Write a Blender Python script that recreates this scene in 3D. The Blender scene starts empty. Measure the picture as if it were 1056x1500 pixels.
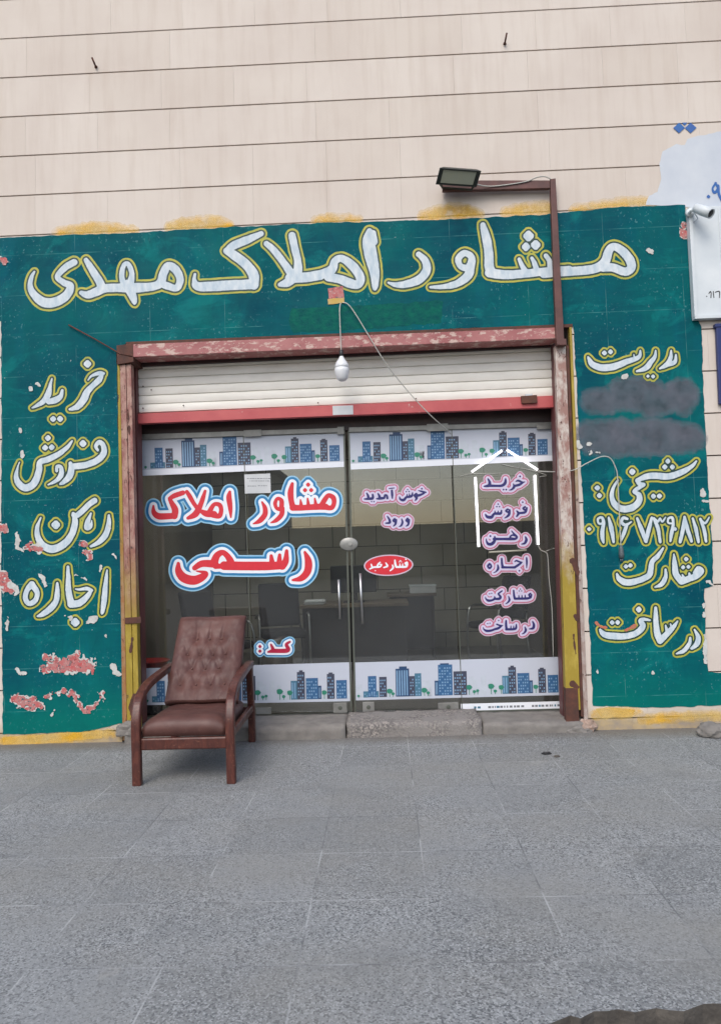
import bpy, bmesh, math, random
import numpy as np
from mathutils import Vector, Matrix, noise as mnoise
from mathutils.geometry import delaunay_2d_cdt
random.seed(7)
S = bpy.context.scene
COL = S.collection
R = math.radians

# ------------------------------------------------------------------ camera
PW, PH, FPX = 1056.0, 1500.0, 1083.0
YAW, PITCH, ROLL = R(1.722), R(2.945), R(1.832)
HCAM = 1.45
def cam_axes():
    cy, sy, cp, sp = math.cos(YAW), math.sin(YAW), math.cos(PITCH), math.sin(PITCH)
    f = Vector((-sy*cp, cy*cp, sp)); r = Vector((cy, sy, 0)); d = f.cross(r)
    cr, sr = math.cos(ROLL), math.sin(ROLL)
    return cr*r + sr*d, -sr*r + cr*d, f
AX, AD, AF = cam_axes()
def ray(px, py):
    return AX*((px-PW/2)/FPX) + AD*((py-PH/2)/FPX) + AF
_r = ray(528, 1078)
CAM = Vector((0, -(-HCAM/_r.z)*_r.y, HCAM))
def U(px, py, Y=0.0):                     # the point of the wall-parallel plane y = Y seen at that place of the photograph
    r = ray(px, py); return CAM + r*((Y-CAM.y)/r.y)
def G(px, py, z=0.0):                     # the point of a level plane
    r = ray(px, py); return CAM + r*((z-CAM.z)/r.z)
cd = bpy.data.cameras.new('camera'); cam = bpy.data.objects.new('camera', cd); COL.objects.link(cam)
cd.sensor_fit = 'VERTICAL'; cd.sensor_height = 36; cd.lens = 36*FPX/PH; cd.clip_end = 2000; cd.clip_start = 0.05
m = Matrix((AX, -AD, -AF)).transposed().to_4x4(); m.translation = CAM; cam.matrix_world = m
S.camera = cam

# ------------------------------------------------------------------ world, sun, exposure
W = bpy.data.worlds.new('World'); S.world = W; W.use_nodes = True
nt = W.node_tree; bg = nt.nodes['Background']
sky = nt.nodes.new('ShaderNodeTexSky'); sky.sky_type = 'NISHITA'; sky.sun_disc = False
SUN_EL, SUN_AZ = R(46), R(196)            # azimuth measured from +Y towards +X
sky.sun_elevation = SUN_EL; sky.sun_rotation = SUN_AZ; sky.air_density = 1.0; sky.dust_density = 2.5; sky.ozone_density = 0.6
nt.links.new(sky.outputs[0], bg.inputs[0]); bg.inputs[1].default_value = 0.15
sd = bpy.data.lights.new('sun', 'SUN'); sd.energy = 1.0; sd.angle = R(35); sd.color = (1, .975, .945)
sun = bpy.data.objects.new('sun', sd); COL.objects.link(sun)
sv = Vector((math.sin(SUN_AZ)*math.cos(SUN_EL), math.cos(SUN_AZ)*math.cos(SUN_EL), math.sin(SUN_EL)))
sun.rotation_euler = sv.to_track_quat('Z', 'Y').to_euler(); sun.location = (0, -3, 8)
S.view_settings.view_transform = 'Standard'; S.view_settings.look = 'None'
S.view_settings.exposure = 0.43; S.view_settings.gamma = 1

# ------------------------------------------------------------------ materials
def srgb(r, g, b):
    f = lambda c: (c/255/12.92 if c/255 <= .04045 else ((c/255+.055)/1.055)**2.4)
    return (f(r), f(g), f(b), 1)
class N:                                   # tiny node helper
    def __init__(s, name):
        s.m = bpy.data.materials.new(name); s.m.use_nodes = True; s.t = s.m.node_tree
        s.b = s.t.nodes['Principled BSDF']; s.out = s.t.nodes['Material Output']
        s.pos = s.new('ShaderNodeNewGeometry').outputs['Position']
    def new(s, k, **kw):
        n = s.t.nodes.new(k)
        for a, v in kw.items(): setattr(n, a, v)
        return n
    def link(s, a, b): s.t.links.new(a, b)
    def put(s, sock, v):
        if isinstance(v, bpy.types.NodeSocket): s.link(v, sock)
        elif v is not None: sock.default_value = v
    def mapped(s, scale=(1, 1, 1), loc=(0, 0, 0), src=None):
        n = s.new('ShaderNodeMapping'); n.inputs['Scale'].default_value = scale; n.inputs['Location'].default_value = loc
        s.link(src or s.pos, n.inputs['Vector']); return n.outputs[0]
    def noise(s, scale, detail=4, rough=.55, vec=None, dist=0.0):
        n = s.new('ShaderNodeTexNoise'); n.inputs['Scale'].default_value = scale; n.inputs['Detail'].default_value = detail
        n.inputs['Roughness'].default_value = rough; n.inputs['Distortion'].default_value = dist
        s.link(vec or s.pos, n.inputs['Vector']); return n.outputs['Fac']
    def voro(s, scale, feature='F1', out='Distance', vec=None):
        n = s.new('ShaderNodeTexVoronoi'); n.feature = feature; n.inputs['Scale'].default_value = scale
        s.link(vec or s.pos, n.inputs['Vector']); return n.outputs[out]
    def ramp(s, fac, stops, interp='LINEAR'):
        n = s.new('ShaderNodeValToRGB'); n.color_ramp.interpolation = interp
        e = n.color_ramp.elements
        while len(e) < len(stops): e.new(.5)
        for k, (p, c) in enumerate(stops):
            e[k].position = p; e[k].color = c if len(c) == 4 else (*c, 1)
        s.link(fac, n.inputs[0]); return n.outputs[0]
    def step(s, fac, a, b):               # smooth 0..1
        n = s.new('ShaderNodeMapRange'); n.clamp = True
        n.inputs[1].default_value = a; n.inputs[2].default_value = b; s.link(fac, n.inputs[0]); return n.outputs[0]
    def mix(s, fac, a, b, mode='MIX'):
        n = s.new('ShaderNodeMix', data_type='RGBA', blend_type=mode)
        s.put(n.inputs[0], fac); s.put(n.inputs[6], a); s.put(n.inputs[7], b); return n.outputs[2]
    def math(s, op, a, b=None):
        n = s.new('ShaderNodeMath', operation=op); s.put(n.inputs[0], a)
        if b is not None: s.put(n.inputs[1], b)
        return n.outputs[0]
    def xyz(s, src=None):
        n = s.new('ShaderNodeSeparateXYZ'); s.link(src or s.pos, n.inputs[0]); return n.outputs
    def bump(s, h, strength=.3, dist=.01):
        n = s.new('ShaderNodeBump'); n.inputs['Strength'].default_value = strength; n.inputs['Distance'].default_value = dist
        s.link(h, n.inputs['Height']); s.link(n.outputs[0], s.b.inputs['Normal'])
    def done(s, col, rough=.6, metal=0, spec=None):
        s.put(s.b.inputs['Base Color'], col); s.put(s.b.inputs['Roughness'], rough); s.b.inputs['Metallic'].default_value = metal
        if spec is not None: s.b.inputs['Specular IOR Level'].default_value = spec
        return s.m
def mottled(name, c1, c2, scale=8, rough=.6, metal=0, bump=.1, bscale=None, stretch=(1, 1, 1), spec=None, bd=.004):
    n = N(name); v = n.mapped(stretch)
    f = n.noise(scale, 5, .6, v); c = n.mix(n.step(f, .3, .7), c1, c2)
    if bump: n.bump(n.noise(bscale or scale*6, 4, .6, v), bump, bd)
    return n.done(c, rough, metal, spec)
def flat(name, c, rough=.5, metal=0, var=.12, scale=25):
    c2 = tuple(x*(1-var) for x in c[:3]) + (1,)
    return mottled(name, c, c2, scale, rough, metal, .05)
def emit(name, c, k):
    n = N(name); n.b.inputs['Emission Color'].default_value = c; n.b.inputs['Emission Strength'].default_value = k
    return n.done(c, .4)

# cladding stone
def mat_cladding():
    n = N('cream_cladding')
    at = n.new('ShaderNodeAttribute', attribute_name='tint').outputs['Fac']
    c = n.mix(at, srgb(209, 199, 188), srgb(215, 206, 196))
    big = n.noise(1.3, 5, .6); c = n.mix(n.math('MULTIPLY', n.step(big, .4, .75), .45), c, srgb(190, 176, 166))
    streak = n.noise(3.0, 4, .6, n.mapped((4, 4, .35))); c = n.mix(n.math('MULTIPLY', n.step(streak, .48, .8), .35), c, srgb(178, 160, 144))
    z = n.xyz()[2]
    # bare wall foot, dirtier and yellowed by old paint
    lo = n.math('SUBTRACT', 1.0, n.step(n.math('ADD', z, n.math('MULTIPLY', n.noise(6, 4), .12)), .12, .24))
    c = n.mix(n.math('MULTIPLY', lo, .75), c, n.ramp(n.noise(9, 5), [(.35, srgb(120, 108, 92)), (.55, srgb(165, 140, 84)), (.75, srgb(150, 136, 120))]))
    fine = n.noise(160, 3, .7); c = n.mix(n.math('MULTIPLY', n.step(fine, .55, .8), .12), c, srgb(150, 130, 115))
    n.bump(n.noise(120, 4, .7), .12, .003)
    return n.done(c, .75, 0, .3)
def mat_green():
    n = N('teal_wall_paint')
    p = n.xyz()
    c = n.mix(n.step(n.noise(1.1, 4, .6), .35, .65), srgb(0, 70, 86), srgb(0, 98, 98))
    c = n.mix(n.math('MULTIPLY', n.step(n.noise(2.2, 5, .65, n.mapped((1.6, 1, .5), (5, 0, 2))), .5, .75), .7), c, srgb(0, 90, 108))
    # brush streaks
    c = n.mix(n.math('MULTIPLY', n.step(n.noise(9, 6, .7, n.mapped((.3, 1, 1.6)), 1.2), .45, .8), .45), c, srgb(2, 108, 108))
    c = n.mix(n.math('MULTIPLY', n.step(n.noise(5, 6, .7, n.mapped((1.8, 1, .5), (3, 0, 0)), 1.0), .45, .75), .45), c, srgb(0, 70, 84))
    c = n.mix(n.math('MULTIPLY', n.step(n.noise(2.6, 6, .7, n.mapped((1, 1, 1.4), (12, 0, 4)), .8), .54, .66), .5), c, srgb(10, 124, 122))
    c = n.mix(n.math('MULTIPLY', n.step(n.noise(1.5, 6, .7, n.mapped((1.2, 1, 1), (31, 0, 9)), .8), .55, .7), .55), c, srgb(0, 62, 78))
    # greener fresh strip along the foot
    lo = n.math('SUBTRACT', 1.0, n.step(n.math('ADD', p[2], n.math('MULTIPLY', n.noise(3), .25)), .32, .6))
    c = n.mix(n.math('MULTIPLY', lo, .6), c, srgb(0, 112, 98))
    # joints of the stones showing through as thin lines
    jz = n.math('ABSOLUTE', n.math('SUBTRACT', n.math('FRACT', n.math('DIVIDE', n.math('SUBTRACT', p[2], JZ0), ROWH)), .5))
    jl = n.math('MULTIPLY', n.step(jz, .488, .497), n.step(n.noise(5, 4), .42, .6))
    c = n.mix(n.math('MULTIPLY', jl, .45), c, srgb(90, 160, 156))
    jx = n.math('ABSOLUTE', n.math('SUBTRACT', n.math('FRACT', n.math('DIVIDE', p[0], .61)), .5))
    jx = n.math('MULTIPLY', n.step(jx, .495, .4985), n.step(n.noise(4, 4, .5, n.mapped((1, 1, 1), (9, 2, 0))), .48, .6))
    c = n.mix(n.math('MULTIPLY', jx, .3), c, srgb(120, 170, 165))
    # scuffed flecks
    fl = n.math('MULTIPLY', n.step(n.noise(48, 3, .6, n.mapped((1, 1, .8))), .62, .68), n.step(n.noise(2.4, 3, .6, n.mapped((1, 1, 1), (2, 0, 7))), .46, .6))
    c = n.mix(n.math('MULTIPLY', fl, .35), c, srgb(120, 176, 178))
    sc = n.math('MULTIPLY', n.step(n.noise(40, 4, .6), .70, .73), n.step(n.noise(1.7, 3, .6, n.mapped((1, 1, 1), (0, 0, 31))), .52, .62))
    c = n.mix(sc, c, srgb(196, 206, 206))
    n.bump(n.noise(60, 5, .7), .15, .003)
    return n.done(c, n.ramp(n.noise(4), [(.3, (.55,)*3), (.7, (.75,)*3)]), 0, .1)
def mat_pavement():
    n = N('terrazzo_paving')
    br = n.new('ShaderNodeTexBrick'); br.offset = 0.0; br.squash = 1
    br.inputs['Scale'].default_value = 1; br.inputs['Brick Width'].default_value = .48; br.inputs['Row Height'].default_value = .48
    br.inputs['Mortar Size'].default_value = .005; br.inputs['Mortar Smooth'].default_value = .6; br.inputs['Bias'].default_value = 0
    br.inputs['Color1'].default_value = (.0,)*3+(1,); br.inputs['Color2'].default_value = (1,)*3+(1,); br.inputs['Mortar'].default_value = (.5,)*3+(1,)
    n.link(n.mapped((1, 1, 1), (-.61, .31, 0)), br.inputs['Vector'])
    tint = br.outputs['Color']; mort = br.outputs['Fac']
    c = n.mix(tint, srgb(128, 131, 131), srgb(142, 145, 145))
    cell = n.voro(150, 'F1', 'Color'); sx = n.new('ShaderNodeSeparateColor'); n.link(cell, sx.inputs[0])
    wear = n.step(n.noise(1.2, 4, .6), .3, .62)
    dark = n.math('MULTIPLY', n.step(sx.outputs[0], .70, .74), n.math('ADD', .35, n.math('MULTIPLY', wear, .6)))
    lite = n.math('MULTIPLY', n.step(sx.outputs[1], .72, .76), n.math('ADD', .2, n.math('MULTIPLY', wear, .6)))
    c = n.mix(dark, c, srgb(88, 91, 93)); c = n.mix(lite, c, srgb(172, 175, 175))
    cell2 = n.voro(290, 'F1', 'Color', n.mapped((1, 1, 1), (4, 4, 4))); s2 = n.new('ShaderNodeSeparateColor'); n.link(cell2, s2.inputs[0])
    c = n.mix(n.math('MULTIPLY', n.step(s2.outputs[0], .6, .95), .35), c, srgb(100, 100, 102))
    # dust and stains
    c = n.mix(n.math('MULTIPLY', n.step(n.noise(.9, 5, .6, n.mapped((1, 1.6, 1), (3, 1, 0))), .45, .75), .5), c, srgb(138, 136, 128))
    c = n.mix(n.math('MULTIPLY', n.step(n.noise(2.6, 5, .65, n.mapped((1, 1, 1), (8, 3, 0))), .55, .8), .5), c, srgb(104, 107, 108))
    jn = n.math('MULTIPLY', mort, n.step(n.noise(1.9, 4, .65), .38, .58))
    c = n.mix(n.math('MULTIPLY', jn, .62), c, n.mix(n.step(n.noise(1.5, 2), .47, .53), srgb(92, 94, 97), srgb(180, 182, 182)))
    c = n.mix(n.math('MULTIPLY', n.step(n.noise(5.5, 4, .6, n.mapped((.6, 1.5, 1), (1, 9, 0))), .66, .74), .4), c, srgb(92, 94, 98))
    c = n.mix(n.math('MULTIPLY', n.step(n.noise(3.3, 4, .6, n.mapped((1, 1.3, 1), (17, 4, 0))), .66, .76), .35), c, srgb(166, 164, 158))
    py = n.math('ADD', n.xyz()[1], n.math('MULTIPLY', n.noise(5, 5, .7), .35))
    c = n.mix(n.math('MULTIPLY', n.step(py, -.12, .12), .65), c, srgb(104, 98, 90))
    h = n.math('ADD', n.math('MULTIPLY', n.noise(140, 4, .7), .6), n.math('MULTIPLY', jn, -.6))
    n.bump(h, .25, .004)
    return n.done(c, .72, 0, .35)
def mat_peeled(name, ztop, zmid, seed, top_a, top_b):
    n = N(name); p = n.xyz(); v = n.mapped((1, 1, .45), (seed, 0, seed))
    base = n.mix(n.step(n.noise(16, 6, .7, v), .42, .6), top_a, top_b)
    base = n.mix(n.step(n.noise(40, 4, .7, v), .60, .66), base, srgb(88, 52, 44))
    yel = n.mix(n.step(n.noise(9, 5, .7, v), .5, .7), srgb(156, 134, 44), srgb(178, 156, 66))
    edge = n.math('ADD', p[2], n.math('MULTIPLY', n.math('SUBTRACT', n.noise(5, 5, .7, v), .5), 1.0))
    c = n.mix(n.step(edge, zmid, ztop), yel, base)
    c = n.mix(n.step(n.noise(7, 5, .65, n.mapped((1, 1, .5), (seed+4, 2, 0))), .64, .67), c, srgb(72, 50, 44))
    n.bump(n.noise(30, 5, .7, v), .35, .004)
    return n.done(c, .6)
ROWH = .31; JZ0 = 0.0
_a = [U(528, 263).z, U(528, 204).z, U(528, 147).z, U(528, 86).z, U(528, 29).z]
ROWH = (_a[4]-_a[0])/4; JZ0 = _a[0]+ROWH*.5
M = {}
M['clad'] = mat_cladding()
M['green'] = mat_green()
M['pave'] = mat_pavement()
M['white_paint'] = mottled('white_letter_paint', srgb(216, 223, 226), srgb(176, 194, 206), 26, .6, 0, .25, 60, (1, 1, .4), spec=.2)
M['yellow_paint'] = mottled('yellow_outline_paint', srgb(188, 180, 66), srgb(150, 156, 62), 10, .55, 0, .12)
M['dark_paint'] = mottled('dark_outline_paint', srgb(14, 50, 50), srgb(34, 66, 56), 14, .5, 0, .1)
M['grey_paint'] = mottled('grey_cover_paint', srgb(70, 76, 88), srgb(56, 66, 80), 5, .6, 0, .1, spec=.3)
def mat_chip():
    n = N('pink_undercoat'); c = n.mix(n.step(n.noise(26, 5, .7), .38, .6), srgb(186, 84, 84), srgb(178, 124, 120))
    c = n.mix(n.step(n.noise(60, 4, .7), .60, .66), c, srgb(196, 190, 186)); c = n.mix(n.step(n.noise(44, 4, .7, n.mapped((1, 1, 1), (3, 3, 3))), .57, .62), c, srgb(8, 84, 88))
    n.bump(n.noise(60, 4, .7), .4, .004); return n.done(c, .75)
M['chip_pink'] = mat_chip()
M['chip_white'] = mottled('white_undercoat', srgb(206, 208, 204), srgb(180, 178, 172), 22, .7, 0, .2)
M['yellow_stain'] = mottled('yellow_wall_stain', srgb(196, 158, 50), srgb(190, 172, 128), 7, .7, 0, .1)
M['yellow_soft'] = mottled('thin_yellow_paint', srgb(206, 176, 84), srgb(206, 192, 164), 9, .7, 0, .1)
M['white_patch'] = mottled('whitewash', srgb(204, 210, 216), srgb(188, 196, 206), 3, .7, 0, .1)
M['blue_paint'] = mottled('blue_sign_paint', srgb(40, 104, 170), srgb(50, 92, 160), 10, .5, 0, .1)
M['black_ink'] = flat('black_ink', srgb(46, 46, 50), .5)
M['jamb_l'] = mat_peeled('peeled_frame_paint', 1.5, .95, 3, srgb(142, 92, 84), srgb(172, 138, 124))
M['jamb_r'] = mat_peeled('peeled_pale_frame_paint', 1.5, 1.2, 11, srgb(152, 116, 106), srgb(198, 188, 178))
M['jamb_y'] = mat_peeled('yellow_edge_paint', 1.3, 1.75, 6, srgb(150, 96, 48), srgb(158, 124, 88))
M['jamb_p'] = mottled('pale_plaster_edge', srgb(176, 160, 150), srgb(150, 120, 100), 12, .7, 0, .3)
M['jamb_o'] = mat_peeled('yellow_outer_edge', 1.75, 2.25, 21, srgb(150, 128, 118), srgb(176, 164, 156))
M['guide'] = mottled('maroon_guide_paint', srgb(112, 62, 60), srgb(84, 46, 46), 9, .5, 0, .15, stretch=(1, 1, .3))
def mat_beam():
    n = N('pink_beam_paint'); v = n.mapped((1.2, 1, 2.4))
    c = n.mix(n.step(n.noise(3, 4), .35, .65), srgb(150, 86, 86), srgb(172, 112, 110))
    c = n.mix(n.math('MULTIPLY', n.step(n.noise(11, 6, .7, v), .52, .6), .85), c, srgb(200, 178, 166))
    c = n.mix(n.step(n.noise(15, 5, .7, n.mapped((1, 1, 2), (7, 0, 0))), .64, .68), c, srgb(96, 56, 50))
    c = n.mix(n.step(n.noise(2.2, 3, .6, n.mapped((1, 1, 1), (1.3, 0, 0))), .70, .74), c, srgb(190, 150, 50))
    n.bump(n.noise(40, 5, .7), .3, .004); return n.done(c, .55)
M['beam'] = mat_beam()
M['rust'] = mottled('rust_brown', srgb(98, 58, 44), srgb(66, 44, 38), 18, .75, 0, .3)
M['rusty_steel'] = mottled('brown_steel_paint', srgb(104, 66, 60), srgb(78, 50, 46), 9, .55, 0, .2)
M['shutter'] = mottled('cream_shutter_paint', srgb(236, 234, 226), srgb(222, 219, 210), 4, .45, 0, .08, 30, (1, 1, 3))
def mat_bar():
    n = N('red_bar_paint')
    c = n.mix(n.step(n.noise(4, 4), .35, .65), srgb(176, 76, 80), srgb(190, 92, 92))
    c = n.mix(n.step(n.noise(22, 5, .7), .66, .69), c, srgb(200, 180, 172)); n.bump(n.noise(30, 4), .15, .003)
    return n.done(c, .5)
M['bar'] = mat_bar()
M['dark_frame'] = mottled('dark_brown_frame', srgb(62, 44, 44), srgb(46, 36, 38), 10, .5, 0, .1)
M['alu'] = mottled('dull_aluminium', srgb(150, 150, 146), srgb(126, 126, 122), 10, .4, .4, .05)
M['steel'] = flat('brushed_steel', srgb(190, 190, 190), .28, .9)
M['edge'] = flat('glass_edge', srgb(96, 100, 92), .3, .2)
M['film'] = flat('pale_film', srgb(190, 196, 208), .4, 0, .05, 3)
M['film_line'] = flat('white_film_line', srgb(224, 228, 236), .4, 0, .03)
M['sky_grey'] = flat('pale_skyline', srgb(190, 198, 208), .45)
M['sky_blue'] = flat('blue_tower_print', srgb(52, 98, 142), .45)
M['sky_deep'] = flat('deep_blue_tower_print', srgb(36, 68, 106), .45)
M['sky_brown'] = flat('slate_tower_print', srgb(64, 68, 86), .45)
M['sky_teal'] = flat('teal_tower_print', srgb(70, 118, 142), .45)
M['sky_win'] = flat('window_print', srgb(126, 162, 194), .45)
M['tree_print'] = flat('green_tree_print', srgb(48, 132, 108), .45)
M['red_vinyl'] = flat('red_vinyl', srgb(214, 44, 58), .4)
M['crimson_vinyl'] = flat('crimson_vinyl', srgb(180, 30, 66), .4)
M['white_vinyl'] = flat('white_vinyl', srgb(232, 236, 242), .4, 0, .04)
M['blue_vinyl'] = flat('blue_vinyl', srgb(34, 122, 176), .4)
M['pale_vinyl'] = flat('pale_blue_vinyl', srgb(150, 200, 226), .4)
M['navy_vinyl'] = flat('navy_vinyl', srgb(40, 36, 104), .4)
M['lilac_vinyl'] = flat('lilac_vinyl', srgb(206, 200, 224), .4)
M['pink_vinyl'] = flat('pink_vinyl', srgb(188, 104, 132), .4)
M['rim_vinyl'] = flat('greyish_pink_vinyl', srgb(204, 184, 200), .4)
M['paper'] = mottled('paper', srgb(206, 208, 210), srgb(190, 194, 196), 6, .8, 0, .05)
M['ink_grey'] = flat('grey_ink', srgb(120, 124, 130), .7)
M['concrete'] = mottled('grey_concrete', srgb(136, 132, 126), srgb(112, 108, 104), 9, .85, 0, .5, 50, bd=.01)
def mat_aggr():
    n = N('rough_aggregate')
    cell = n.voro(85, 'F1', 'Color'); sx = n.new('ShaderNodeSeparateColor'); n.link(cell, sx.inputs[0])
    c = n.ramp(sx.outputs[0], [(0, srgb(104, 100, 98)), (.45, srgb(132, 127, 122)), (.8, srgb(154, 147, 140)), (1, srgb(172, 166, 160))], 'CONSTANT')
    c = n.mix(n.step(n.noise(6, 4), .4, .65), c, srgb(134, 130, 126))
    n.bump(n.voro(85), .5, .008); return n.done(c, .9)
M['aggr'] = mat_aggr()
M['bulb'] = flat('opal_bulb', srgb(226, 228, 230), .25, 0, .04)
M['cable'] = flat('grey_white_cable', srgb(186, 186, 178), .5)
M['black_plastic'] = flat('black_plastic', srgb(34, 34, 36), .4)
M['lamp_glass'] = mottled('floodlight_glass', srgb(158, 166, 152), srgb(170, 170, 146), 6, .15, 0, 0)
M['lamp_body'] = flat('dark_green_grey_housing', srgb(40, 46, 42), .5)
M['white_metal'] = mottled('white_sheet_metal', srgb(216, 222, 224), srgb(200, 208, 212), 4, .4, 0, .05)
M['navy_board'] = flat('navy_board', srgb(34, 48, 104), .4)
M['led'] = emit('lit_led_tube', (1, .97, 1, 1), 1.8)
M['panel_light'] = emit('ceiling_light_panel', (1, .98, .95, 1), 42.0)
def mat_wood():
    n = N('reddish_varnished_wood')
    oc = n.new('ShaderNodeTexCoord').outputs['Object']
    v = n.mapped((1.5, 1.5, .4), src=oc)
    c = n.ramp(n.noise(22, 6, .65, v, 1.2), [(.3, srgb(58, 30, 26)), (.5, srgb(80, 41, 33)), (.7, srgb(100, 55, 43))])
    c = n.mix(n.math('MULTIPLY', n.step(n.noise(50, 4, .7, n.mapped((1, 1, 1), src=oc)), .60, .7), .5), c, srgb(150, 104, 84))
    n.bump(n.noise(80, 4, .6, v), .1, .002)
    return n.done(c, n.ramp(n.noise(12), [(.3, (.3,)*3), (.7, (.5,)*3)]))
M['wood'] = mat_wood()
def mat_leather():
    n = N('worn_maroon_leather')
    oc = n.new('ShaderNodeTexCoord').outputs['Object']; v = n.mapped(src=oc)
    c = n.mix(n.step(n.noise(5, 5, .6, v), .35, .65), srgb(78, 49, 44), srgb(96, 62, 55))
    c = n.mix(n.math('MULTIPLY', n.step(n.noise(26, 5, .7, v), .58, .7), .35), c, srgb(120, 88, 82))
    n.bump(n.math('ADD', n.noise(160, 3, .6, v), n.math('MULTIPLY', n.noise(18, 4, .6, v), 1.5)), .25, .004)
    return n.done(c, n.ramp(n.noise(9, 4), [(.3, (.44,)*3), (.7, (.66,)*3)]))
M['leather'] = mat_leather()
def mat_glass():
    n = N('door_glass'); n.t.nodes.remove(n.b)
    tr = n.new('ShaderNodeBsdfTransparent'); tr.inputs[0].default_value = (.92, .94, .92, 1)
    gl = n.new('ShaderNodeBsdfGlossy'); gl.inputs['Roughness'].default_value = .01; gl.inputs[0].default_value = (1, 1, 1, 1)
    fr = n.new('ShaderNodeFresnel'); fr.inputs[0].default_value = 1.75
    mx = n.new('ShaderNodeMixShader'); n.link(fr.outputs[0], mx.inputs[0]); n.link(tr.outputs[0], mx.inputs[1]); n.link(gl.outputs[0], mx.inputs[2])
    df = n.new('ShaderNodeBsdfDiffuse'); df.inputs[0].default_value = srgb(196, 200, 204)  # pale diffuse dust film, also imitates the grey veil of reflections
    m2 = n.new('ShaderNodeMixShader'); v = n.noise(1.6, 5, .6, n.mapped((1, 1, .5))); n.link(n.math('ADD', .012, n.math('MULTIPLY', n.step(v, .3, .75), .035)), m2.inputs[0])
    n.link(mx.outputs[0], m2.inputs[1]); n.link(df.outputs[0], m2.inputs[2]); n.link(m2.outputs[0], n.out.inputs[0]); return n.m
M['glass'] = mat_glass()
def mat_tile():
    n = N('room_wall_tile')
    br = n.new('ShaderNodeTexBrick'); br.offset = .5
    br.inputs['Scale'].default_value = 1; br.inputs['Brick Width'].default_value = .6; br.inputs['Row Height'].default_value = .3
    br.inputs['Mortar Size'].default_value = .006; br.inputs['Color1'].default_value = srgb(176, 172, 158); br.inputs['Color2'].default_value = srgb(160, 156, 142)
    br.inputs['Mortar'].default_value = srgb(56, 54, 50)
    p = n.xyz(); cb = n.new('ShaderNodeCombineXYZ'); n.link(n.math('ADD', p[0], p[1]), cb.inputs[0]); n.link(p[2], cb.inputs[1]); n.link(cb.outputs[0], br.inputs['Vector'])
    c = n.mix(n.math('MULTIPLY', n.step(n.noise(3), .4, .7), .3), br.outputs[0], srgb(120, 112, 96)); return n.done(c, .35)
M['tile'] = mat_tile()
M['side_wall'] = mottled('room_side_wall', srgb(118, 112, 100), srgb(92, 88, 80), 1.2, .7, 0, .05)
M['room_floor'] = mottled('room_floor_tile', srgb(120, 116, 108), srgb(96, 92, 86), 3, .3, 0, .05)
M['room_ceiling'] = flat('room_ceiling', srgb(190, 188, 182), .8)
M['dark_wood'] = mottled('dark_desk_wood', srgb(40, 34, 34), srgb(28, 26, 28), 6, .45, 0, .05)
M['desk_top'] = mottled('desk_top_wood', srgb(110, 96, 78), srgb(92, 80, 66), 6, .4, 0, .05)
M['black_fabric'] = flat('black_upholstery', srgb(26, 28, 32), .8)
M['red_plastic'] = flat('red_plastic', srgb(176, 34, 34), .4)
M['asphalt'] = mottled('asphalt', srgb(70, 69, 68), srgb(56, 56, 55), 30, .9, 0, .5, 90, bd=.01)
M['rubble'] = mottled('rubble_stone', srgb(104, 99, 92), srgb(70, 66, 62), 14, .9, 0, .6, 40, bd=.01)
M['street_wall'] = mottled('street_wall_render', srgb(84, 78, 68), srgb(66, 60, 54), 2, .9, 0, .1)
M['house_wall'] = mottled('house_render', srgb(160, 150, 134), srgb(140, 132, 118), 1, .9, 0, .1)
M['house_window'] = flat('house_window', srgb(40, 46, 54), .2)

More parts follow.
